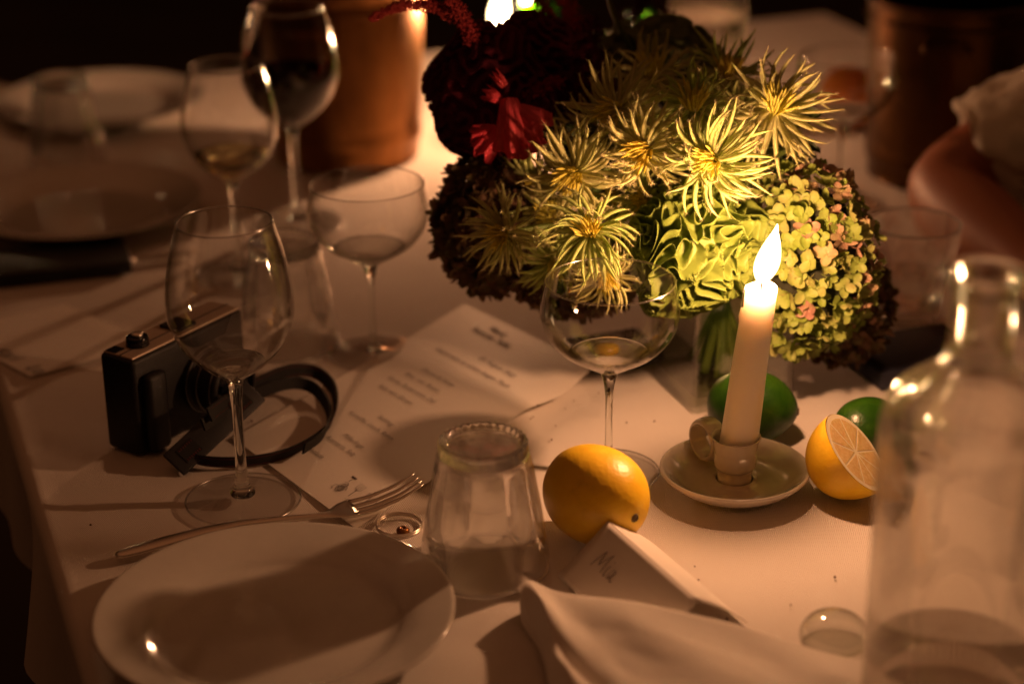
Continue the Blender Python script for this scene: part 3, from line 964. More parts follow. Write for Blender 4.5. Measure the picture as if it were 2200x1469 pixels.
def place_card():
    lf = P(1198, 1238); rb = P(1605, 1340)
    r1 = P(1305, 1120, 0.0345); r2 = P(1500, 1290, 0.0335)
    d = (r2 - r1); d.z = 0
    rf_ = lf + d; lb = rb - d
    c = (lf + rb) / 2
    g = thing('place_card', 'white folded place card with a handwritten name in front of the whole lemon', 'place card', Vector((c.x, c.y, 0)))
    def rel(p): return Vector((p.x - c.x, p.y - c.y, p.z))
    def panel(a, b, c2, d2, name, curve):
        # a,b along the ridge; d2,c2 along the table
        vs, fs = [], []
        n = 14
        nrm = ((b - a).cross(d2 - a)).normalized()
        for j in range(n + 1):
            for i in range(n + 1):
                u, v = i / n, j / n
                p = a * (1 - u) * (1 - v) + b * u * (1 - v) + c2 * u * v + d2 * (1 - u) * v
                p = p + nrm * curve * math.sin(math.pi * v) * (1 + 0.3 * math.sin(2 * u))
                vs.append(p)
        for j in range(n):
            for i in range(n):
                fs.append((j * (n + 1) + i, j * (n + 1) + i + 1, (j + 1) * (n + 1) + i + 1, (j + 1) * (n + 1) + i))
        o = obj(name, vs, fs, M['paper'], g)
        s = o.modifiers.new('thick', 'SOLIDIFY'); s.thickness = 0.0004
        return o
    A, B = rel(r1), rel(r2)
    lf, rf_, lb, rb = [rel(p) + Vector((0, 0, 0.0008)) for p in (lf, rf_, lb, rb)]
    panel(A, B, rf_, lf, 'front_panel', 0.0004)
    panel(B + Vector((0, 0, 0)), A, lb, rb, 'back_panel', -0.0016)
    # name in pencil on the front panel
    W = (B - A).length; H = (lf - A).length
    ud = (B - A).normalized(); vd = (lf - A).normalized()
    nn = ud.cross(vd).normalized()
    if nn.dot(Vector((0, -1, 1))) < 0: nn = -nn
    def q(x, y):  # metres from the left end of the ridge and down from the ridge
        return A + ud * x + vd * y + nn * 0.0010
    sc = 0.0064
    strokes = [
        [(0, 2.2), (.25, .9), (.55, 0)], [(.55, 0), (.75, 1.1), (.95, 1.6)], [(.95, 1.6), (1.35, .6), (1.75, -.1)], [(1.75, -.1), (1.7, 1.0), (1.9, 2.1)],
        [(2.45, .9), (2.35, 1.6), (2.45, 2.1), (2.7, 2.0)], [(2.55, .3), (2.6, .38)],
        [(3.6, 1.0), (3.2, 1.0), (3.0, 1.6), (3.2, 2.1), (3.55, 1.7), (3.65, 1.0)], [(3.65, 1.0), (3.6, 1.8), (3.8, 2.15), (4.1, 2.0)]]
    mb = MB()
    for st in strokes:
        pts = [q(0.018 + x * sc, 0.0145 + y * sc) for x, y in st]
        pts = [Vector(p) for p in smooth_prof([tuple(p) for p in pts], 4)]
        mb.add(tube_data(pts, 0.00045, 5, 0.4))
    mb.build('handwriting', M['pencil'], g)
place_card()

# ================================================================ NAPKIN
def napkin():
    ridge = [(1112, 1262, .022), (1135, 1247, .024), (1190, 1270, .023), (1260, 1281, .026), (1350, 1291, .030), (1470, 1316, .031), (1600, 1347, .026), (1720, 1388, .018), (1800, 1412, .011), (1870, 1432, .004)]
    rp = [Vector(p) for p in smooth_prof([tuple(P(*q)) for q in ridge], 12)]
    nv, D = 64, 0.23
    nu = len(rp)
    vs, fs = [], []
    for j in range(-8, nv + 1):
        for i in range(nu):
            p = rp[i]; u = i / (nu - 1)
            if j < 0:
                k = -j / 8
                vs.append(Vector((p.x + .004 * k, p.y + .010 * math.sin(k * 1.57), max(.0008, p.z * math.cos(k * 1.57)))))
                continue
            v = j / nv
            d = v * D
            q = p + Vector((0.05 * v * (1 - u), -d, 0))
            h = p.z * (1 - .25 * v - .35 * v * max(0, 1 - u * 3)) + .010 * v
            w = min(1, v * 7)
            h += w * (0.0035 * math.sin(u * 8 + v * 6) + 0.0022 * math.sin(u * 17 - v * 11 + 1) + 0.003 * noise.noise(Vector((u * 4, v * 4, 3))))
            h -= w * .003 * math.exp(-((v - .18 - 1.0 * u) / .07) ** 2)
            h += w * .007 * math.exp(-((v - .34 - 1.0 * u) / .09) ** 2)
            # the left end falls steeply in a soft fold
            e = max(0, 1 - u / .13)
            if i == 0: h = 0.0008 if v > 0.02 else h
            else: h = h * (1 - w * .62 * math.sin(e * 1.5708) ** 1.5)
            h += w * .0006 * noise.noise(Vector((u * 16, v * 14, 7)))
            q.x += w * .004 * math.sin(v * 9) * e
            vs.append(Vector((q.x, q.y, max(h, .0008))))
    n = nu
    for j in range(nv + 8):
        for i in range(n - 1):
            fs.append((j * n + i + 1, j * n + i, (j + 1) * n + i, (j + 1) * n + i + 1))
    c = Vector((rp[0].x, rp[0].y, 0))
    o = obj('napkin', [v - c for v in vs], fs, M['napkin'], loc=c)
    tag(o, 'crumpled white linen napkin in front of the place card at the bottom edge', 'napkin')
    s = o.modifiers.new('sub', 'SUBSURF'); s.levels = 1; s.render_levels = 1
napkin()

def stopper():
    c = P(1792, 1378)
    o = lathe('glass_stopper', smooth_prof([(0.0001, 0.0005), (0.018, 0.0005), (0.0215, 0.003), (0.021, 0.009), (0.016, 0.0155), (0.008, 0.0185), (0.0001, 0.019)], 5), M['thin_thick'], None, 64, loc=c)
    tag(o, 'blurred round glass stopper on the cloth left of the front carafe', 'stopper')
stopper()

# ================================================================ FRUIT
def fruit_data(rx, rl, nip=0.010, seed=0, n=64, mrows=48, nip_w=0.16):
    """lemon shape along +X, tip at +X"""
    vs, fs = [], []
    for i in range(mrows + 1):
        th = math.pi * i / mrows
        x = -math.cos(th) * rl
        r = rx * math.sin(th) ** 0.92
        e = max(0, (x / rl))
        x += nip * e ** 10
        for k in range(n):
            a = 2 * math.pi * k / n
            w = 1 + 0.022 * noise.noise(Vector((math.cos(a) * 1.3 + seed, math.sin(a) * 1.3, x * 22))) + 0.006 * noise.noise(Vector((math.cos(a) * 5 + seed, math.sin(a) * 5, x * 120)))
            rr = max(r, 0.00005) * w
            vs.append((x, rr * math.cos(a), rr * math.sin(a)))
    for i in range(mrows):
        for k in range(n):
            fs.append((i * n + k, i * n + (k + 1) % n, (i + 1) * n + (k + 1) % n, (i + 1) * n + k))
    return vs, fs

def whole_fruit(name, label, cat, c, rx, rl, yaw, pitch, m, nip, seed):
    g = thing(name, label, cat, (c.x, c.y, 0))
    vs, fs = fruit_data(rx, rl, nip, seed)
    rot = Matrix.Rotation(yaw, 3, 'Z') @ Matrix.Rotation(pitch, 3, 'Y')
    pts = [rot @ Vector(v) for v in vs]
    zmin = min(p.z for p in pts)
    pts = [p + Vector((0, 0, -zmin + 0.0002)) for p in pts]
    obj('peel', pts, fs, m, g)
    tip = rot @ Vector((rl + nip * 0.92, 0, 0)) + Vector((0, 0, -zmin))
    ax = rot @ Vector((1, 0, 0))
    mb = MB()
    mb.add(tube_data([tip - ax * 0.0022, tip - ax * 0.0002, tip + ax * 0.0010, tip + ax * 0.0004], [0.0036, 0.0034, 0.0024, 0.0012], 10))
    mb.build('stem_button', M['button'], g)
    return g
lc = P(1280, 1062, 0.034)
whole_fruit('lemon', 'whole yellow lemon with a brown stem button between the tumbler and the candle holder', 'lemon', lc, 0.0335, 0.0385, RAD(-52), RAD(2), M['lemon'], 0.0015, 1.0)
lc = P(1612, 874, 0.027)
whole_fruit('lime', 'green lime lying behind the leaning candle beside the vase', 'lime', lc, 0.0275, 0.0325, RAD(-8), RAD(4), M['lime'], 0.003, 4.0)
lc = P(1862, 925, 0.022)
whole_fruit('lime', 'green lime peeking out behind the cut lemon', 'lime', lc, 0.0235, 0.027, RAD(40), RAD(5), M['lime'], 0.003, 9.0)
lc = P(1822, 215, 0.03)
whole_fruit('orange', 'blurred orange fruit behind the far coupe glass', 'orange', lc, 0.034, 0.034, RAD(40), RAD(5), M['orange'], 0.000, 12.0)

def half_lemon():
    c = P(1838, 985, 0.030)
    g = thing('cut_lemon', 'half lemon with its cut face turned towards the carafe', 'lemon', (c.x, c.y, 0))
    vs, fs = [], []
    R, L = 0.0315, 0.037
    n = 72
    rows = 30
    for i in range(rows + 1):
        th = math.pi / 2 * i / rows
        x = -math.cos(th) * L
        r = R * math.sin(th) ** 0.92
        for k in range(n):
            a = 2 * math.pi * k / n
            w = 1 + 0.02 * noise.noise(Vector((math.cos(a) * 1.5, math.sin(a) * 1.5, x * 25)))
            vs.append(Vector((x, max(r, 0.00005) * w * math.cos(a), max(r, 0.00005) * w * math.sin(a))))
    for i in range(rows):
        for k in range(n):
            fs.append((i * n + k, i * n + (k + 1) % n, (i + 1) * n + (k + 1) % n, (i + 1) * n + k))
    nrm = Vector((0.62, -0.22, 0.62)).normalized()
    rot = Vector((1, 0, 0)).rotation_difference(nrm).to_matrix()
    pts = [rot @ v for v in vs]
    zmin = min(p.z for p in pts)
    off = Vector((0, 0, -zmin + 0.0002))
    obj('peel', [p + off for p in pts], fs, M['lemon'], g)
    # pith disc
    pv = [Vector((0.0003, 0, 0))] + [Vector((0.0003, R * 0.995 * math.cos(2 * math.pi * k / n), R * 0.995 * math.sin(2 * math.pi * k / n))) for k in range(n)]
    pf = [(0, 1 + k, 1 + (k + 1) % n) for k in range(n)]
    obj('pith', [rot @ p + off for p in pv], pf, M['pith'], g, smooth=False)
    for s in range(9):
        a0 = 2 * math.pi * s / 9 + 0.1; a1 = a0 + 2 * math.pi / 9
        sv = []
        m_ = 10
        inner = 0.0022
        ring = []
        for k in range(m_ + 1):
            a = a0 + (a1 - a0) * (0.03 + 0.94 * k / m_)
            ring.append((R * 0.88, a))
        pts2 = [(inner, (a0 + a1) / 2)] + ring
        bvs = []
        for r, a in pts2: bvs.append(Vector((0.00035, r * math.cos(a), r * math.sin(a))))
        for r, a in pts2:
            am = (a0 + a1) / 2
            cx, cy2 = R * .55 * math.cos(am), R * .55 * math.sin(am)
            y, z = r * math.cos(a), r * math.sin(a)
            bvs.append(Vector((0.00045, y + (cx - y) * .04, z + (cy2 - z) * .04)))
        k_ = len(pts2)
        ff = [(i, (i + 1) % k_, k_ + (i + 1) % k_, k_ + i) for i in range(k_)] + [tuple(range(k_, 2 * k_))]
        obj('segment', [rot @ p + off for p in bvs], ff, M['pulp'], g, smooth=False)
half_lemon()

# ================================================================ FLOWERS
FC = Vector((VC.x, VC.y, 0.12))      # where the stems gather
def stem_to_vase(parent, world_from, base_r=0.0018, k=0):
    """stem from a flower head down through the vase mouth"""
    a = Vector(world_from)
    jitter = Vector((rnd.uniform(-.022, .022), rnd.uniform(-.022, .022), 0))
    neck = Vector((VC.x, VC.y, 0.135)) + jitter
    foot = Vector((VC.x, VC.y, 0.016)) - jitter * 1.1
    ctl = [tuple(a), tuple(a * 0.55 + neck * 0.45 + Vector((0, 0, 0.006))), tuple(neck), tuple((neck + foot) / 2), tuple(foot)]
    pts = smooth_prof(ctl, 6)
    mb = MB(); mb.add(tube_data([Vector(p) - a for p in pts], base_r, 7))
    return mb.build('stem', M['stem'], parent)

# --- spidery yellow blooms
def bract_strip(mb, hb, base, d, L, w, curl, rng, hairs=True, seg=7):
    d = d.normalized()
    side = d.cross(Vector((rng.uniform(-1, 1), rng.uniform(-1, 1), rng.uniform(-1, 1)))).normalized()
    nn = side.cross(d).normalized()
    p = base.copy(); t = d.copy()
    path = [p.copy()]; tang = [t.copy()]
    for i in range(seg):
        t = (t + curl * (1.0 / seg) * (0.5 + i / seg)).normalized()
        p = p + t * (L / seg)
        path.append(p.copy()); tang.append(t.copy())
    rad = [w * a for a in np.interp(np.linspace(0, 1, seg + 1), [0, .35, .8, 1], [.55, 1, .75, .12])]
    mb.add(tube_data(path, rad, 4, 0.35, False))
    if hairs:
        for i in range(1, seg + 1):
            for h in range(16):
                f = rng.random()
                q = path[i - 1].lerp(path[i], f)
                tt = tang[i]
                pr = Vector((rng.gauss(0, 1), rng.gauss(0, 1), rng.gauss(0, 1)))
                pr = (pr - tt * pr.dot(tt)).normalized()
                tip = q + (pr * 0.8 + tt * 0.9).normalized() * rng.uniform(0.0022, 0.0050)
                s2 = tt.cross(pr) * 0.00018
                o = len(hb.v)
                hb.v.extend([q - s2, q + s2, tip]); hb.f.append((o, o + 1, o + 2))

def make_spider(seed, nb=60, R=0.034):
    rng = random.Random(seed)
    mb, hb, cb = MB(), MB(), MB()
    droop = Vector((rng.gauss(0, .55), rng.gauss(0, .55), 0))
    for i in range(nb):
        a = 2 * math.pi * i * 0.381966 + rng.uniform(-.1, .1)
        # elevation: from nearly flat / swept back to rising
        e = rng.choice([-0.35, -0.1, 0.1, 0.3, 0.5]) + rng.uniform(-.12, .12)
        d = Vector((math.cos(a) * math.cos(e), math.sin(a) * math.cos(e), math.sin(e)))
        base = Vector((math.cos(a) * 0.0035, math.sin(a) * 0.0035, rng.uniform(-.003, .003)))
        sw = Vector((-math.sin(a), math.cos(a), 0)) * rng.uniform(-.7, .7)
        curl = sw * 1.6 + Vector((math.cos(a), math.sin(a), 0)) * 0.1 + Vector((0, 0, rng.uniform(-1.0, 1.6))) + droop
        L = R * rng.uniform(.72, 1.08)
        bract_strip(mb, hb, base, d, L, rng.uniform(.0013, .0023), curl * 1.35, rng)
    for i in range(40):
        a = 2 * math.pi * i * 0.381966
        rr = 0.0042 * math.sqrt(i / 34)
        d = (Vector((math.cos(a) * rr * 90, math.sin(a) * rr * 90, 1)) - droop * .5).normalized()
        base = Vector((math.cos(a) * rr, math.sin(a) * rr, -0.001))
        bract_strip(cb, hb, base, d, 0.021 * rng.uniform(.6, 1.15), .0013, Vector((math.cos(a), math.sin(a), 0)) * rng.uniform(-.2, .9) + droop * -.8, rng, False, 5)
    return (mesh('bracts', mb.v, mb.f, M['bract']), mesh('silky_hairs', hb.v, hb.f, M['hair'], False), mesh('centre_tuft', cb.v, cb.f, M['core']))
SP = [make_spider(s, nb, R) for s, nb, R in ((11, 66, .042), (12, 58, .040), (13, 70, .044), (14, 52, .042), (15, 62, .040), (16, 66, .044))]

def spider(px, py, Y, facing, scale, variant, label, spin=0.0):
    c = PY(px, py, Y)
    g = thing('spider_bloom', label, 'flower', c, (0, 0, 0), 'hairy yellow green spider blooms')
    q = Vector((0, 0, 1)).rotation_difference(Vector(facing).normalized()) @ Matrix.Rotation(spin, 3, 'Z').to_quaternion()
    for k, me in enumerate(SP[(variant + 3 * (int(px) % 2)) % 6]):
        o = bpy.data.objects.new(me.name, me)
        link(o, g)
        o.rotation_mode = 'QUATERNION'; o.rotation_quaternion = q; o.scale = (scale,) * 3
    stem_to_vase(g, c)
    return g
spiders = [
    (1325, 238, 1.43, (-.15, -1, .65), 1.0, 0, 'spider bloom at the upper left of the yellow cluster, beside the dark red flowers'),
    (1490, 232, 1.43, (-.25, -1, .75), 1.0, 1, 'spider bloom at the top middle of the yellow cluster'),
    (1665, 238, 1.42, (.25, -1, .70), 1.05, 2, 'spider bloom furthest right and highest above the pink green hydrangea'),
    (1388, 322, 1.385, (-.30, -1, .50), .98, 1, 'spider bloom in the middle of the yellow cluster'),
    (1530, 345, 1.36, (.05, -1, .60), 1.0, 2, 'brightest spider bloom just above the lime green cockscomb'),
    (1235, 372, 1.40, (-.25, -1, .35), .98, 0, 'spider bloom below the red petals'),
    (1085, 500, 1.40, (-.75, -1, .10), .86, 1, 'spider bloom furthest left over the dark hydrangea'),
    (1268, 500, 1.355, (-.30, -1, .15), .88, 2, 'spider bloom above the rim of the front coupe glass'),
    (1150, 398, 1.46, (-.6, -1, .3), .85, 0, 'dim spider bloom between the red petals and the dark hydrangea'),
    (1300, 590, 1.37, (-.1, -1, -.15), .72, 0, 'lowest spider bloom, seen through the front coupe glass'),
    (1605, 345, 1.44, (.5, -1, .4), .95, 0, 'shaded spider bloom tucked above the hydrangea'),
    (1400, 165, 1.50, (.0, -.6, 1), .95, 1, 'brownish spider bloom at the back rim of the yellow cluster'),
    (1560, 170, 1.50, (.2, -.6, 1), .95, 2, 'brownish spider bloom at the back right of the yellow cluster'),
    (1390, 430, 1.41, (.0, -1, .1), .85, 2, 'shaded spider bloom left of the lime green cockscomb'),
    (1440, 290, 1.45, (-.1, -1, .6), 1.0, 0, 'half hidden spider bloom behind the middle of the yellow cluster'),
    (1290, 320, 1.46, (-.3, -1, .5), 1.0, 2, 'half hidden spider bloom behind the upper left of the yellow cluster'),
    (1190, 465, 1.44, (-.3, -1, .1), .9, 0, 'half hidden spider bloom between the two low left blooms'),
    (1320, 410, 1.43, (-.1, -1, .2), .95, 1, 'half hidden spider bloom above and right of the coupe rim bloom'),
    (1590, 270, 1.45, (.1, -1, .6), 1.0, 1, 'half hidden spider bloom between the two right hand blooms'),
    (1190, 560, 1.41, (-.2, -1, -.2), .8, 1, 'shaded spider bloom hanging low at the left'),
]
for i, (px, py, Y, fc, sc, va, lb) in enumerate(spiders):
    spider(px, py, Y, fc, sc, va, lb, i * 1.3)

# --- cockscomb: a domed crest of winding folds
def labyrinth(n, period, seed, it=7, band=0.42):
    r = np.random.RandomState(seed)
    f = r.randn(n, n)
    k = np.fft.fftfreq(n) * n
    kx, ky = np.meshgrid(k, k)
    kk = np.sqrt(kx ** 2 + ky ** 2)
    k0 = n / period
    filt = np.exp(-((kk - k0) / (k0 * band)) ** 2)
    for _ in range(it):
        f = np.real(np.fft.ifft2(np.fft.fft2(f) * filt))
        f = np.tanh(f / (f.std() + 1e-9) * 1.6)
    f = np.real(np.fft.ifft2(np.fft.fft2(f) * np.exp(-(kk / (k0 * 2.2)) ** 2)))
    return f / np.abs(f).max()

def crest_mesh(name, rx, ry, rz, period, depth, n, seed, m, maxang=115, lump=0.14, ribbon_w=0.0):
    lab = labyrinth(n, period, seed, 3 if ribbon_w else 7, 0.60 if ribbon_w else 0.42)
    vs = np.zeros((n * n, 3))
    uu, vv = np.meshgrid(np.linspace(-1, 1, n), np.linspace(-1, 1, n))
    # square to disc
    x = uu * np.sqrt(1 - vv ** 2 / 2); y = vv * np.sqrt(1 - uu ** 2 / 2)
    r = np.sqrt(x ** 2 + y ** 2); th = r * math.radians(maxang); ph = np.arctan2(y, x)
    d = np.stack([np.sin(th) * np.cos(ph), np.sin(th) * np.sin(ph), np.cos(th)], -1)
    if ribbon_w:
        h = np.clip(1 - np.abs(lab) / ribbon_w, 0, 1) ** 0.7; h = h * h * (3 - 2 * h)
    else:
        h = np.clip((lab + 0.28) / 0.56, 0, 1); h = h * h * (3 - 2 * h)
    # roll the crest lips over a little
    gy, gx = np.gradient(lab)
    P_ = d * np.array([rx, ry, rz])
    nl = np.array([[noise.noise(Vector((a[0] * 1.6 + seed, a[1] * 1.6, a[2] * 1.6))) for a in row] for row in d[::6, ::6]])
    ii = np.linspace(0, nl.shape[0] - 1.001, n); i0 = ii.astype(int); fr = ii - i0
    nl2 = nl[i0][:, i0] * np.outer(1 - fr, 1 - fr) + nl[i0 + 1][:, i0] * np.outer(fr, 1 - fr) + nl[i0][:, i0 + 1] * np.outer(1 - fr, fr) + nl[i0 + 1][:, i0 + 1] * np.outer(fr, fr)
    P_ = P_ * (1 + lump * nl2[..., None])
    nrm = d / np.array([rx, ry, rz]); nrm /= np.linalg.norm(nrm, axis=-1, keepdims=True)
    fine = 0.16 * np.sin(lab * 9 + nl2 * 20) + 0.5 * nl2
    rs = np.random.RandomState(seed + 50)
    kf = np.fft.fftfreq(n) * n
    kk_ = np.sqrt(kf[:, None] ** 2 + kf[None, :] ** 2)
    def soft(c):
        g_ = np.real(np.fft.ifft2(np.fft.fft2(rs.randn(n, n)) * np.exp(-(kk_ / c) ** 2)))
        return g_ / g_.std()
    dPu = np.gradient(P_, axis=1); dPv = np.gradient(P_, axis=0)
    dPu /= np.linalg.norm(dPu, axis=-1, keepdims=True) + 1e-9; dPv /= np.linalg.norm(dPv, axis=-1, keepdims=True) + 1e-9
    lean = 0.42 if ribbon_w else 0.15
    P_ = P_ + (dPu * (soft(9) * h)[..., None] + dPv * (soft(9) * h)[..., None]) * depth * lean
    P_ = P_ + nrm * (((h - 0.6) + fine * h * 0.3) * depth)[..., None]
    vs = P_.reshape(-1, 3)
    idx = np.arange(n * n).reshape(n, n)
    fs = np.stack([idx[:-1, :-1], idx[:-1, 1:], idx[1:, 1:], idx[1:, :-1]], -1).reshape(-1, 4)
    me = bpy.data.meshes.new(name)
    me.from_pydata(vs.tolist(), [], fs.tolist())
    me.materials.append(m)
    me.polygons.foreach_set('use_smooth', [True] * len(me.polygons))
    return me

def crest(name, label, px, py, Y, facing, dims, period, depth, n, seed, m, spin=0, **k):
    c = PY(px, py, Y)
    g = thing(name, label, 'flower', c)
    me = crest_mesh('crest', *dims, period, depth, n, seed, m, **k)
    o = bpy.data.objects.new('crest', me)
    link(o, g)
    o.rotation_mode = 'QUATERNION'
    o.rotation_quaternion = Vector((0, 0, 1)).rotation_difference(Vector(facing).normalized()) @ Matrix.Rotation(spin, 3, 'Z').to_quaternion()
    stem_to_vase(g, c, 0.004)
    return g
crest('cockscomb_flower', 'bright lime green cockscomb with brain like folds behind the front coupe', 1500, 520, 1.385, (.18, -1, .42), (.052, .046, .036), 33, .0120, 440, 5, M['celosia'], .9, ribbon_w=0.48)
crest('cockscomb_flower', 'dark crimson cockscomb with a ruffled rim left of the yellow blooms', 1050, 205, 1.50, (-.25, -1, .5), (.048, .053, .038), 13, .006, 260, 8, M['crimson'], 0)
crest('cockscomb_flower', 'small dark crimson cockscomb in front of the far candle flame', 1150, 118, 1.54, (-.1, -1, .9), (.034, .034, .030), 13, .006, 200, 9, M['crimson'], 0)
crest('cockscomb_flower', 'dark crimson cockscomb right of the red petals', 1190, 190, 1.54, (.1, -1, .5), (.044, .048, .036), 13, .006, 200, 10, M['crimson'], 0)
crest('cockscomb_flower', 'dark green cockscomb dome at the back of the bouquet', 1400, 150, 1.60, (0, -1, .9), (.060, .040, .045), 22, .008, 180, 12, M['celosia_dark'], 0)

# --- hydrangea heads
def petal_data(L, W, cup, rng):
    vs, fs = [], []
    nu, nv = 4, 5
    for j in range(nv + 1):
        v = j / nv
        w = W * math.sin(math.pi * min(0.97, (0.10 + 0.82 * v))) ** 0.75
        for i in range(nu + 1):
            u = i / nu * 2 - 1
            x = 0.0006 + v * L
            y = u * w * 0.5
            z = cup * (v ** 1.6) * L + 0.25 * cup * L * u * u * 1.2 + 0.0003 * math.sin(6 * v + u * 3)
            vs.append((x, y, z))
    for j in range(nv):
        for i in range(nu):
            a = j * (nu + 1) + i
            fs.append((a, a + 1, a + nu + 2, a + nu + 1))
    return vs, fs

def floret_mesh(seed, m, size):
    rng = random.Random(seed)
    mb = MB()
    for k in range(4):
        L = size * rng.uniform(.85, 1.1); W = size * rng.uniform(.9, 1.12)
        v, f = petal_data(L, W, rng.uniform(-.1, .75), rng)
        a = k * math.pi / 2 + rng.uniform(-.12, .12)
        ca, sa = math.cos(a), math.sin(a)
        mb.add(([(x * ca - y * sa, x * sa + y * ca, z) for x, y, z in v], f))
    # tiny stalk and centre
    mb.add(tube_data([Vector((0, 0, -size * 1.3)), Vector((0, 0, 0.0003))], 0.00035, 4))
    mb.add(tube_data([Vector((0, 0, 0)), Vector((0, 0, 0.0008)), Vector((0, 0, .0012))], [0.0007, .0007, .0003], 6))
    return mesh('floret', mb.v, mb.f, m)
FG = [floret_mesh(s, M['hyd_green'], .0080) for s in range(4)]
FP = [floret_mesh(s + 10, M['hyd_pink'], .0080) for s in range(3)]
FD = [floret_mesh(s + 20, M['hyd_dark'], .0080) for s in range(3)]

def hydrangea(label, px, py, Y, dims, count, pool, toward=(0, -1, .2), tilt=(0, 0, 0), seed=1, spread=-0.35):
    rng = random.Random(seed)
    c = PY(px, py, Y)
    g = thing('hydrangea_head', label, 'flower', c)
    tw = Vector(toward).normalized()
    k = 0; i = 0
    N_ = int(count * 1.55)
    rows = []
    for i in range(N_):
        z = 1 - 2 * (i + .5) / N_
        a = i * 2.399963
        d = Vector((math.sqrt(1 - z * z) * math.cos(a), math.sqrt(1 - z * z) * math.sin(a), z))
        d = (d + Vector((rng.uniform(-.08, .08), rng.uniform(-.08, .08), rng.uniform(-.08, .08)))).normalized()
        if d.dot(tw) > spread:
            rows.append(d)
    for d in rows[:290]:
        bump = 1 + 0.08 * noise.noise(d * 2.5 + Vector((seed, 0, 0))) + rng.uniform(-.07, .05)
        p = Vector((d.x * dims[0], d.y * dims[1], d.z * dims[2])) * bump
        nrm = Vector((d.x / dims[0], d.y / dims[1], d.z / dims[2])).normalized()
        nrm = (nrm + Vector((rng.gauss(0, .38), rng.gauss(0, .38), rng.gauss(0, .38)))).normalized()
        me = pool(d, rng)
        o = bpy.data.objects.new('floret', me)
        link(o, g)
        o.location = p
        o.rotation_mode = 'QUATERNION'
        o.rotation_quaternion = Vector((0, 0, 1)).rotation_difference(nrm) @ Matrix.Rotation(rng.uniform(0, 6.28), 3, 'Z').to_quaternion()
        s = rng.uniform(.78, 1.15)
        o.scale = (s, s, s)
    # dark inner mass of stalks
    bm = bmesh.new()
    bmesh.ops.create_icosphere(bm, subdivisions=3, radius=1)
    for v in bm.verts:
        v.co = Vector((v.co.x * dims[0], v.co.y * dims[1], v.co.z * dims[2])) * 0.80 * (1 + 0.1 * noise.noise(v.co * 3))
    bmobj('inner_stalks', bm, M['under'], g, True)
    stem_to_vase(g, c, 0.0028)
    return g
def mix_pool(d, rng):
    # the head is greener at its heart and pinker round its edge
    e = 0.08 + 1.1 * max(0, d.z * .5 + d.x * .35)
    return rng.choice(FP) if rng.random() < e * 0.75 else rng.choice(FG)
hydrangea('large green and pink hydrangea head right behind the front candle flame', 1735, 560, 1.41, (.050, .045, .070), 215, mix_pool, (0, -1, .15), seed=3, spread=-.25)
hydrangea('faded brown hydrangea head in shade at the lower right of the bouquet', 1805, 660, 1.47, (.038, .036, .042), 150, lambda d, r: r.choice(FD), seed=4)
hydrangea('dark faded hydrangea head at the left side of the bouquet', 1060, 480, 1.475, (.042, .042, .054), 240, lambda d, r: r.choice(FD), (-.3, -1, 0), seed=5)
hydrangea('dark burgundy hydrangea head low in the middle, seen through the front coupe', 1240, 575, 1.47, (.046, .038, .036), 190, lambda d, r: r.choice(FD), (0, -1, -.1), seed=6)

# --- inner foliage that fills the bouquet
def foliage():
    rng = random.Random(5)
    g = thing('foliage', 'dark leaves filling the middle of the bouquet between the flower heads', 'leaves', (VC.x - .03, VC.y + .01, .20))
    for k in range(80):
        a = rng.uniform(0, 6.28); e = rng.uniform(-.6, .35)
        d = Vector((math.cos(a) * math.cos(e), math.sin(a) * math.cos(e), math.sin(e)))
        base = Vector((d.x * .06, d.y * .035, d.z * .035))
        L = rng.uniform(.03, .05)
        if k < 4:
            lv = []
            fs = []
            n = 7
            for j in range(n + 1):
                v = j / n
                w = .011 * math.sin(math.pi * (0.04 + .94 * v)) ** .8
                for u in (-1, -.5, 0, .5, 1):
                    lv.append((v * L, u * w, .004 * abs(u) - .010 * v * v))
            for j in range(n):
                for i in range(4):
                    q = j * 5 + i
                    fs.append((q, q + 1, q + 6, q + 5))
            LM.append(mesh('leaf', lv, fs, M['leaf']))
        o = bpy.data.objects.new('leaf', rng.choice(LM))
        link(o, g)
        o.location = base
        o.rotation_mode = 'QUATERNION'
        o.rotation_quaternion = Vector((1, 0, 0)).rotation_difference(d) @ Matrix.Rotation(rng.uniform(0, 6.28), 3, 'X').to_quaternion()
LM = []
foliage()

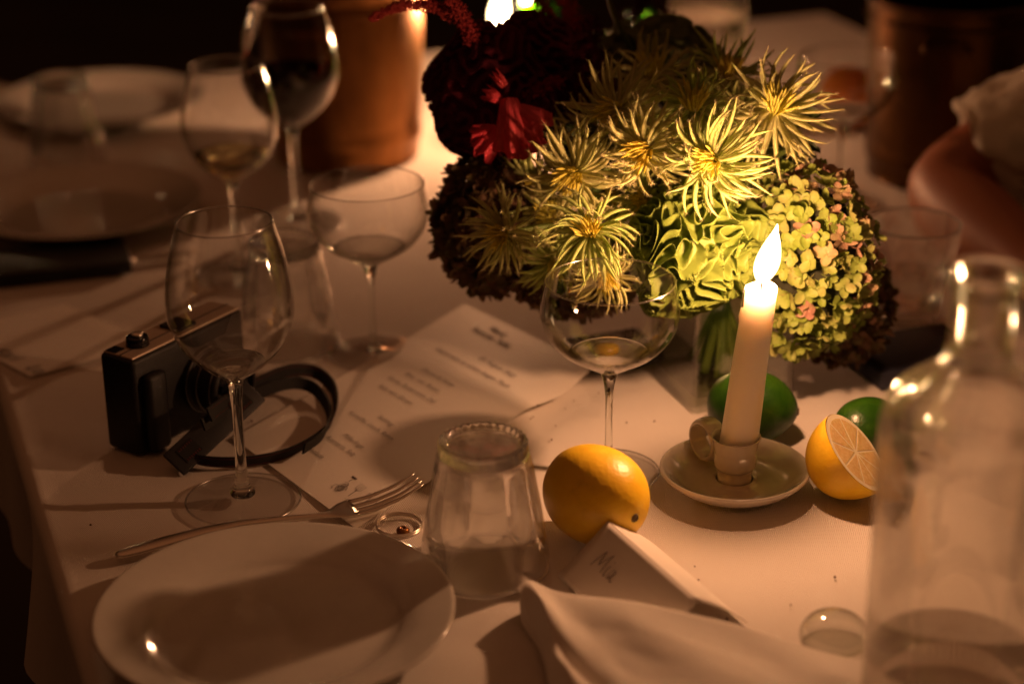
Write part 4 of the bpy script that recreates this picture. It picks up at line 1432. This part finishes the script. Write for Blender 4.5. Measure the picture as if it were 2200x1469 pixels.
# --- amaranth plumes
def plume(label, ctl, r0, r1, seed, m='crimson_lit', dens=1.0, to_vase=True):
    rng = random.Random(seed)
    pts = [Vector(p) for p in smooth_prof([tuple(p) for p in ctl], 10)]
    c = pts[0].copy()
    g = thing('amaranth_plume', label, 'flower', c, group=None)
    mb = MB()
    mb.add(tube_data([p - c for p in pts], [0.0012] * len(pts), 6))
    mb.build('stem', M[m], g)
    fb = MB()
    n = len(pts)
    tet = [(0, 1, 2), (0, 2, 3), (0, 3, 1), (1, 3, 2)]
    oct_f = [(0, 2, 4), (2, 1, 4), (1, 3, 4), (3, 0, 4), (2, 0, 5), (1, 2, 5), (3, 1, 5), (0, 3, 5)]
    L = sum((pts[i + 1] - pts[i]).length for i in range(n - 1))
    cnt = int(L * 12000 * dens)
    for k in range(cnt):
        f = rng.random()
        x = f * (n - 1); i = min(int(x), n - 2)
        p = pts[i].lerp(pts[i + 1], x - i)
        r = (r0 + (r1 - r0) * f) * (1 + .35 * math.sin(f * 40 + seed) * .5) * (1 - max(0, f - .92) * 8)
        d = Vector((rng.gauss(0, 1), rng.gauss(0, 1), rng.gauss(0, 1))).normalized()
        q = p + d * r * rng.uniform(.35, 1.05) - c
        s = rng.uniform(.0006, .0013)
        o = len(fb.v)
        R_ = Matrix.Rotation(rng.uniform(0, 6.28), 3, Vector((rng.random(), rng.random(), rng.random() + .01)))
        fb.v.extend([q + R_ @ Vector(v) * s for v in ((1, 0, 0), (-1, 0, 0), (0, 1, 0), (0, -1, 0), (0, 0, 1.2), (0, 0, -1.2))])
        fb.f.extend([tuple(a + o for a in t) for t in oct_f])
    o = fb.build('seed_clusters', M[m], g, False)
    o['kind'] = 'stuff'
    return g
def W3(*a):
    return [PY(x, y, Y) for x, y, Y in a]
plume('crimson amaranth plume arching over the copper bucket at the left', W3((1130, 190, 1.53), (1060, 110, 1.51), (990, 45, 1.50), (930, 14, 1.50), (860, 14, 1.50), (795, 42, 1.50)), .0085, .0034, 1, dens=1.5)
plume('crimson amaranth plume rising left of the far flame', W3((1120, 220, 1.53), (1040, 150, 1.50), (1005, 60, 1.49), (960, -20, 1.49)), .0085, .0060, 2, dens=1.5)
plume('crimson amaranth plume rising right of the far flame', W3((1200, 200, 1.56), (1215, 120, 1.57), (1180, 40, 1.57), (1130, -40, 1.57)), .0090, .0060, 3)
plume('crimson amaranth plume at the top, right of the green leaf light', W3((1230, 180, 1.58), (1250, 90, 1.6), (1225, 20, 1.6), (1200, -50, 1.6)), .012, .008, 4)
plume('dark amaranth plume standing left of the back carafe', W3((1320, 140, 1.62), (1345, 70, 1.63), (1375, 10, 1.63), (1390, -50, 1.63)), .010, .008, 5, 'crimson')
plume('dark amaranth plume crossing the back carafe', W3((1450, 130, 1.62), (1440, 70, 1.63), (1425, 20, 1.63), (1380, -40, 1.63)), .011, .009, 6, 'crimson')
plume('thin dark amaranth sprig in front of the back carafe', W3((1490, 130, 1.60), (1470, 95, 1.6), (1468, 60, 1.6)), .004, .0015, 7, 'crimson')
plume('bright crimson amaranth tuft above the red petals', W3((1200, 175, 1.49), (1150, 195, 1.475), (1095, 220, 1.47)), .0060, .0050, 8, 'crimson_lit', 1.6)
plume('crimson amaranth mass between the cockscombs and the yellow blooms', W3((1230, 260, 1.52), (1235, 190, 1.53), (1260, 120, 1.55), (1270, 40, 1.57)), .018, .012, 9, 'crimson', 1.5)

# --- red petals (a ruffled open flower)
def red_flower():
    c = PY(1100, 265, 1.44)
    g = thing('red_flower', 'scarlet ruffled flower glowing below the dark cockscombs', 'flower', c)
    def petal(name, pts2d, depth, seed, tw=0.0):
        # a petal is a strip from its throat to its wavy lip
        a, b, w0, w1 = pts2d
        A, B = PY(*a), PY(*b)
        ax = (B - A); L = ax.length; ax.normalize()
        view = Vector((0, -1, .4)).normalized()
        side = ax.cross(view).normalized(); nr = side.cross(ax).normalized()
        vs, fs = [], []
        nu, nv = 22, 16
        for j in range(nv + 1):
            v = j / nv
            w = w0 + (w1 - w0) * v ** .7
            for i in range(nu + 1):
                u = i / nu * 2 - 1
                ruffle = math.sin(u * 7 + seed) * .004 * v ** 2
                lip = (math.sin(u * 5 + seed * 2) * .05 + noise.noise(Vector((u * 3, seed, 0))) * .06) * v * L
                # folds along the petal, rolled lip
                z = depth * (1 - u * u) * (0.4 + .6 * v) + ruffle + .0008 * math.sin(u * 24) * v - .008 * max(0, v - .72) * (1 + u * tw) * 3
                p = A + ax * (v * L * (1 - .18 * u * u) + lip) + side * (u * w) + nr * z
                vs.append(p - c)
        for j in range(nv):
            for i in range(nu):
                q = j * (nu + 1) + i
                fs.append((q, q + 1, q + nu + 2, q + nu + 1))
        o = obj(name, vs, fs, M['red_petal'], g)
    petal('petal', ((1095, 212, 1.446), (1100, 338, 1.424), .006, .0135), .009, 1.0)
    petal('petal', ((1106, 240, 1.446), (1176, 284, 1.430), .007, .0140), .010, 2.2)
    petal('petal', ((1108, 262, 1.440), (1148, 332, 1.426), .006, .0135), .008, 6.2, .5)
    petal('petal', ((1072, 284, 1.444), (1028, 336, 1.426), .006, .0105), .009, 3.1)
    petal('petal', ((1068, 282, 1.446), (1014, 296, 1.432), .005, .0090), .006, 0.4, -.4)
    petal('petal', ((1075, 215, 1.448), (1050, 200, 1.442), .003, .006), .002, 4.0)
    petal('petal', ((1085, 185, 1.448), (1070, 165, 1.442), .003, .004), .002, 5.0)
    stem_to_vase(g, c, 0.002)
red_flower()

# bare green stem curving up out of the top
def bare_stem():
    pts = [Vector(p) for p in smooth_prof([tuple(PY(1372, 130, 1.57)), tuple(PY(1345, 85, 1.56)), tuple(PY(1318, 30, 1.56)), tuple(PY(1302, -30, 1.56))], 8)]
    c = pts[0].copy()
    mb = MB(); mb.add(tube_data([p - c for p in pts], 0.0022, 8))
    o = mb.build('bare_stem', M['stem'], None, loc=c)
    tag(o, 'bare green stem curving up from the dark green dome', 'stem')
bare_stem()

# ================================================================ STILL CAMERA WITH STRAP
def still_camera():
    A = P(284, 775, 0.078); A.z = 0
    B = P(522, 660, 0.078); B.z = 0
    L = (B - A).length
    ang = math.atan2(B.y - A.y, B.x - A.x)
    Dp = 0.034; Hh = 0.078
    # local x along the camera, local -y is the front
    g = thing('still_camera', 'black compact camera with a copper toned top plate standing behind the front wine glass', 'camera', A, (0, 0, ang))
    bm = box_bm(L, Dp, Hh - 0.001, 0.004, 3, (L / 2, Dp / 2, (Hh - 0.001) / 2))
    bmobj('body', bm, M['rubber'], g, True)
    bm = box_bm(L - 0.005, Dp - 0.005, 0.002, 0.0008, 2, (L / 2, Dp / 2, Hh - 0.0008))
    bmobj('top_plate', bm, M['camera_top'], g, False)
    o = bmobj('top_groove', box_bm(L - 0.004, 0.0006, 0.0012, 0, 1, (L / 2, Dp * .42, Hh + 0.0000)), M['black'], g)
    d = lathe('dial', smooth_prof([(0.0001, 0.0), (0.0082, 0.0), (0.0086, 0.002), (0.0084, 0.0060), (0.0070, 0.0072), (0.0001, 0.0074)], 3), M['black_gloss'], g, 36, loc=(0.024, Dp * .50, Hh + .0003))
    lathe('shutter_button', smooth_prof([(0.0001, 0), (0.0042, 0), (0.0040, .0022), (0.0001, .003)], 3), M['steel'], d, 24, loc=(0, 0, 0.0074))
    wv = bmobj('window', box_bm(0.010, 0.010, 0.0012, .0004, 1, (0, 0, 0)), M['black_gloss'], g, loc=(0.008, Dp * .72, Hh + 0.0006))
    bmobj('hot_shoe', box_bm(0.020, 0.020, 0.003, .0006, 1, (L * .55, Dp * .5, Hh + 0.0012)), M['black'], g)
    bmobj('grip', box_bm(0.020, 0.010, Hh - 0.016, .004, 2, (0.016, -0.0045, (Hh - .012) / 2)), M['rubber'], g, True)
    # lens with rings, facing local -y
    lens = lathe('lens_barrel', smooth_prof([(0.0250, 0.0), (0.0252, 0.006), (0.0235, 0.008), (0.0235, 0.022), (0.0245, 0.024), (0.0245, 0.030), (0.0222, 0.032), (0.0205, 0.0315), (0.0195, 0.027), (0.0160, 0.026)], 3), M['black'], g, 72, loc=(L * .60, 0, Hh * .47), rot=(RAD(90), 0, 0))
    lathe('front_element', smooth_prof([(0.0001, 0.0275), (0.010, 0.0268), (0.0165, 0.0245)], 4), M['black_gloss'], lens, 48)
    for rr, zz in ((0.0247, 0.0265), (0.0237, 0.013), (0.0254, 0.0045)):
        lathe('lens_ring', [(rr, zz - .0007), (rr + .0005, zz - .0004), (rr + .0005, zz + .0004), (rr, zz + .0007)], simple('lens_ring_metal', (0.25, 0.25, 0.25), 0.35, 0.8), lens, 72)
    mb = MB()
    for k in range(60):
        a = 2 * math.pi * k / 60
        r = .0238
        mb.add(tube_data([Vector((r * math.cos(a), r * math.sin(a), .015)), Vector((r * math.cos(a), r * math.sin(a), .021))], .0005, 4))
    o = mb.build('knurling', M['black'], lens)
    return A, ang, L
CA, CANG, CL = still_camera()

def ribbon(mb, pts, h, th, tilt=0.0):
    """upright band following pts (bottom edge), height h, thickness th"""
    pts = [Vector(p) for p in pts]
    n = len(pts)
    vs, fs = [], []
    for i, p in enumerate(pts):
        t = (pts[min(i + 1, n - 1)] - pts[max(i - 1, 0)]); t.z = 0; t.normalize()
        s = Vector((-t.y, t.x, 0))
        up = (Vector((0, 0, 1)) + s * tilt).normalized()
        for a, b in ((-1, 0), (1, 0), (1, 1), (-1, 1)):
            vs.append(p + s * (a * th / 2) + up * (b * h))
    for i in range(n - 1):
        for k in range(4):
            fs.append((i * 4 + k, i * 4 + (k + 1) % 4, (i + 1) * 4 + (k + 1) % 4, (i + 1) * 4 + k))
    fs.append((3, 2, 1, 0)); fs.append(tuple(range((n - 1) * 4, n * 4)))
    mb.add((vs, fs))

def strap():
    g = thing('camera_strap', 'black woven camera strap with red stitching looped on the cloth beside the camera', 'camera strap')
    def path(pp, z=0.001):
        return smooth_prof([tuple(P(x, y, zz)) for x, y, zz in pp], 8)
    loop1 = path([(455, 905, .040), (500, 872, .030), (560, 838, .018), (620, 812, .010), (672, 812, .004), (708, 842, .001), (716, 885, .001), (700, 930, .001), (650, 968, .001), (590, 992, .001), (510, 1003, .001), (440, 1000, .001), (400, 985, .002)])
    loop2 = path([(440, 925, .034), (500, 888, .026), (560, 856, .016), (620, 836, .012), (665, 842, .008), (694, 872, .006), (704, 905, .006), (690, 945, .009), (650, 975, .010)])
    mb = MB(); ribbon(mb, loop1, 0.0105, 0.0016, .35); mb.build('webbing', M['strap'], g, False)
    mb = MB(); ribbon(mb, loop2, 0.0095, 0.0016, .3); mb.build('webbing', M['strap'], g, False)
    mb = MB()
    pl = [Vector(p) for p in loop1]
    for i in range(2, len(pl) - 1):
        for kk in range(2):
            p = pl[i].lerp(pl[i + 1 if i + 1 < len(pl) else i], kk / 2)
            t = (pl[min(i + 1, len(pl) - 1)] - pl[i - 1]).normalized(); s = Vector((-t.y, t.x, 0)).normalized()
            up = (Vector((0, 0, 1)) + s * .35).normalized()
            for hh in (0.0016, 0.0088):
                for sgn in (-1, 1):
                    c = p + up * hh + s * sgn * .0010
                    mb.add(tube_data([c - t * .0005, c + t * .0005], .00022, 4))
    o = mb.build('stitching', M['red_thread'], g)
    o['kind'] = 'stuff'
    # leather pad leaning on the lens
    a = P(372, 1000, .006); b = P(548, 838, .040)
    ax = (b - a); L = ax.length; ax.normalize()
    view = Vector((0.1, -.8, .6)).normalized()
    side = ax.cross(view).normalized(); nr = side.cross(ax).normalized()
    R = Matrix((ax, side, nr)).transposed().to_4x4()
    pad = bmobj('leather_pad', box_bm(L, .0220, .0030, .0012, 2), M['strap_leather'], g, True)
    pad.matrix_world = Matrix.Translation((a + b) / 2) @ R
    for k in (-.27, .27):
        w_ = bmobj('woven_inlay', box_bm(.016, .0125, .0008, .0002, 1), M['red_thread'] if False else M['strap'], pad)
        w_.location = (k * L * 1.15, 0, .0018)
        mb = MB()
        for i in range(7):
            for j in (-1, 1):
                mb.add(tube_data([Vector((-.006 + i * .002, j * .0046 - .0009, .0005)), Vector((-.006 + i * .002, j * .0046 + .0009, .0005))], .00022, 4))
        mb.build('red_stitch', M['red_thread'], w_) if False else None
        st = mb.build('red_stitch', M['red_thread'], pad)
        st.location = (k * L * 1.15, 0, .0018)
strap()

# ================================================================ FLAT DARK THINGS
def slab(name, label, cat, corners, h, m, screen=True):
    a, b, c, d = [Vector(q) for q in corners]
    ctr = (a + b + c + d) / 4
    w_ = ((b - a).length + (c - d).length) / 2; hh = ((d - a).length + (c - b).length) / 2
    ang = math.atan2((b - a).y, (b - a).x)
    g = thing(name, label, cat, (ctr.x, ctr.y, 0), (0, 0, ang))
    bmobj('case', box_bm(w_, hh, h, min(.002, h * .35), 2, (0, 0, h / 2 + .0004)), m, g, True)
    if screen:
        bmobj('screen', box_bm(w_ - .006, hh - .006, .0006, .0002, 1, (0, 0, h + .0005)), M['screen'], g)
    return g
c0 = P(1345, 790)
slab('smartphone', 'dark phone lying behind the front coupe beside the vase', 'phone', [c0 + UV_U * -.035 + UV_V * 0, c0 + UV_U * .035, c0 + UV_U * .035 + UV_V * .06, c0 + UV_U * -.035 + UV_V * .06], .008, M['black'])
c0 = P(1893, 842)
slab('wallet', 'dark navy wallet half hidden behind the cut lemon and the carafe', 'wallet', [c0, c0 + UV_U * .10, c0 + UV_U * .10 + UV_V * .075, c0 + UV_V * .075], .016, simple('navy_leather', (.010, .012, .025), .55), False)
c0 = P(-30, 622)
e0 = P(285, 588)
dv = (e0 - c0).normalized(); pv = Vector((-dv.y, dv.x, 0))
slab('black_slab', 'flat black slab below the nearer back plate at the left edge', 'case', [c0, e0, e0 + pv * .075, c0 + pv * .075], .012, M['black'], False)  # plain flat black box below the plate

# ================================================================ COPPER BUCKETS
def bucket(loc, r, h, label, cm='copper'):
    g = thing('ice_bucket', label, 'ice bucket', loc, (0, 0, 0), 'copper ice buckets')
    prof = smooth_prof([(0.0001, .002), (r * .80, .002), (r * .86, .004), (r * .88, .012), (r * .92, h * .3), (r * .96, h * .7), (r * .98, h * .94), (r * 1.01, h * .985), (r * 1.02, h), (r * 1.0, h * 1.004), (r * .965, h * .98), (r * .95, h * .7), (r * .9, h * .3), (r * .84, .014), (0.0001, .010)], 4)
    lathe('vessel', prof, M[cm], g, 96)
    mb = MB()
    for hh in (h * .90,):
        mb.add(tube_data([(r * 1.0 * math.cos(a * .1309), r * 1.0 * math.sin(a * .1309), hh) for a in range(49)], .0016, 8))
    mb.build('band', M[cm], g)
    for s in (-1, 1):
        pts = [(s * (r * .98), -.022, h * .80), (s * (r * 1.12), -.020, h * .82), (s * (r * 1.17), 0, h * .82), (s * (r * 1.12), .020, h * .82), (s * (r * .98), .022, h * .80)]
        q = MB(); q.add(tube_data([Vector(p) for p in smooth_prof(pts, 6)], .003, 8))
        q.build('handle', M[cm], g)
    g.rotation_euler = (0, 0, RAD(75))
    return g
bucket(P(745, 330), .090, .190, 'tall copper ice bucket at the back left of the bouquet')
bucket(P(2022, 372), .088, .190, 'tall copper ice bucket with shade in its colour at the back right near the diner', 'copper_shaded')

# added green glows at the back, standing in for leaves lit through by the flames
def leafglow(px, py, Y, label, s=1.0):
    p = PY(px, py, Y)
    h = p.z
    g = thing('leafglow', label, 'leafglow', (p.x, p.y, 0), group='small added green votive lights')
    lathe('green_cup', smooth_prof([(0.0001, .001), (.016, .001), (.020, .006), (.021, h * .6), (.022, h + .016), (.0205, h + .016), (.0195, h * .6), (.018, .009), (.0001, .006)], 3), thin_glass('leaf_green', (.35, .75, .05), (.4, .4, .2)), g, 40)
    lathe('wax', [(0.0001, .010), (.017, .010), (.018, h - .006), (0.0001, h - .006)], M['wax'], g, 32)
    fp = smooth_prof([(0.0001, 0), (.0035, .003), (.0048, .009), (.003, .017), (0.0001, .024)], 3)
    lathe('flame', [(a * s, b * s) for a, b in fp], M['leaf_light'], g, 20, loc=(0, 0, h - .004))  # made-up glowing body in place of a lit leaf
leafglow(1160, 50, 2.30, 'added green votive right beside the far flames')
leafglow(1388, 68, 2.20, 'added green votive glowing alone behind the dark green dome')

# ================================================================ THE DINER
def person():
    elbow = P(2015, 415, 0.050)
    sh = elbow + Vector((.225, .03, .115))
    g = thing('person', 'diner in a loose cream blouse resting a bare forearm on the table at the right', 'person', (sh.x + .12, sh.y + .05, -.75))
    O = Vector(g.location)
    face = Vector((-.94, -.34, 0)).normalized()      # towards the table
    lat = Vector((-face.y, face.x, 0))               # the person's own left/right
    if (sh - O).dot(lat) < 0: lat = -lat
    pelvis = Vector((sh.x + .17 , sh.y + .10, -.28))
    chest = pelvis + Vector((-.02, 0, .34)) + face * .03
    neck = chest + Vector((0, 0, .20))
    hand = elbow + Vector((.055, -.20, -.012))
    def skin(name, nodes, edges, m, sub=2):
        me = bpy.data.meshes.new(name)
        me.from_pydata([tuple(Vector(p) - O) for p, r in nodes], edges, [])
        o = bpy.data.objects.new(name, me)
        link(o, g)
        me.materials.append(m)
        md = o.modifiers.new('skin', 'SKIN'); md.use_smooth_shade = True
        for i, (p, r) in enumerate(nodes):
            me.skin_vertices[0].data[i].radius = (r, r) if not hasattr(r, '__len__') else r
            me.skin_vertices[0].data[i].use_root = (i == 0)
        s = o.modifiers.new('sub', 'SUBSURF'); s.levels = sub; s.render_levels = sub
        return o
    sh2 = neck + (neck - sh) * 1.0; sh2.z = sh.z
    knee1 = pelvis + face * .42 + lat * .10 + Vector((0, 0, -.02)); foot1 = knee1 + Vector((0, 0, -.40))
    knee2 = pelvis + face * .42 - lat * .10 + Vector((0, 0, -.02)); foot2 = knee2 + Vector((0, 0, -.40))
    el2 = sh2 + Vector((.05, .02, -.28)); hd2 = el2 + face * .22
    nodes = [(pelvis, .13), (pelvis.lerp(chest, .5), .115), (chest, .125), (neck, .052), (neck + Vector((0, 0, .09)) + face * .01, .070), (neck + Vector((0, 0, .19)) + face * .01, .082),
             (sh, .060), (sh.lerp(elbow, .5), .056), (elbow, .047), (elbow.lerp(hand, .45), .042), (hand, .026),
             (sh2, .052), (sh2.lerp(el2, .5), .042), (el2, .036), (el2.lerp(hd2, .5), .032), (hd2, .024),
             (knee1, .065), (foot1, .045), (foot1 + face * .12 + Vector((0, 0, -.02)), .035), (knee2, .065), (foot2, .045), (foot2 + face * .12 + Vector((0, 0, -.02)), .035)]
    edges = [(0, 1), (1, 2), (2, 3), (3, 4), (4, 5), (2, 6), (6, 7), (7, 8), (8, 9), (9, 10), (2, 11), (11, 12), (12, 13), (13, 14), (14, 15), (0, 16), (16, 17), (17, 18), (0, 19), (19, 20), (20, 21)]
    # fingers on the resting hand
    fd = (hand - elbow).normalized(); fs_ = Vector((-fd.y, fd.x, 0)).normalized()
    base = len(nodes)
    pm = hand + fd * .045; nodes.append((pm, (.036, .016))); edges.append((10, base))
    skin('body', nodes, edges, M['skin'])
    for k, (off, ln) in enumerate(((-.027, .062), (-.009, .074), (.009, .080), (.027, .070))):
        a = pm + fs_ * off; b = a + fd * ln * .5 + Vector((0, 0, .006)); c = b + fd * ln * .45 + Vector((0, 0, -.012))
        skin('finger', [(a, .010), (b, .009), (c, .0075)], [(0, 1), (1, 2)], M['skin'], 1)
    a = hand + fs_ * .02 + fd * .015
    skin('thumb', [(a, .012), (a + fs_ * .03 + fd * .025, .010), (a + fs_ * .04 + fd * .05, .008)], [(0, 1), (1, 2)], M['skin'], 1)
    # blouse: torso and wide upper sleeve ending above the elbow
    slv = sh.lerp(elbow, .74) + Vector((0, -.008, -.004)); hem = sh.lerp(elbow, .64) + Vector((.0, -.055, -.040))
    bn = [(pelvis + Vector((0, 0, .02)), .155), (pelvis.lerp(chest, .5), .145), (chest, .150), (neck + Vector((0, 0, -.02)), .075), (sh, .078), (sh.lerp(elbow, .35), .082), (slv, .078), (hem, .060),
          (sh2, .075), (sh2.lerp(el2, .4), .07)]
    be = [(0, 1), (1, 2), (2, 3), (2, 4), (4, 5), (5, 6), (5, 7), (2, 8), (8, 9)]
    b = skin('blouse', bn, be, M['blouse'], 3)
    tx = bpy.data.textures.new('folds', 'WOOD'); tx.wood_type = 'BANDNOISE'; tx.noise_scale = .03; tx.turbulence = 12
    dm = b.modifiers.new('folds', 'DISPLACE'); dm.texture = tx; dm.strength = .012; dm.texture_coords = 'LOCAL'
    bm = bmesh.new(); bmesh.ops.create_icosphere(bm, subdivisions=3, radius=.108)
    hc = neck + Vector((0, 0, .175)) - O - face * .02
    for v in bm.verts: v.co = v.co + hc
    bmobj('hair', bm, M['hairdark'], g, True)
person()

# ================================================================ CRUMBS
def crumbs():
    rng = random.Random(9)
    mb = MB()
    spots = [(1140, 900), (1185, 862), (1215, 878), (1230, 862), (1160, 838), (1190, 915), (1345, 908), (1188, 945), (1490, 1217), (1503, 1246), (1143, 896), (880, 665), (765, 640), (195, 1128), (1350, 1135), (545, 905), (1152, 870), (1290, 845),
             (1790, 1240), (1700, 1300), (1405, 905), (430, 940), (1560, 1330), (700, 650), (980, 700)]
    for x, y in spots:
        p = P(x + rng.uniform(-4, 4), y)
        s = rng.uniform(.0005, .0011)
        bm = bmesh.new(); bmesh.ops.create_icosphere(bm, subdivisions=1, radius=s)
        for v in bm.verts: v.co *= rng.uniform(.6, 1.3)
        vs = [v.co + p + Vector((0, 0, s * .5)) for v in bm.verts]
        fs = [tuple(v.index for v in f.verts) for f in bm.faces]
        bm.free()
        mb.add((vs, fs))
    o = mb.build('crumbs', M['crumb'], None, False)
    tag(o, 'dark crumbs and specks scattered on the tablecloth', 'crumbs', kind='stuff')
crumbs()
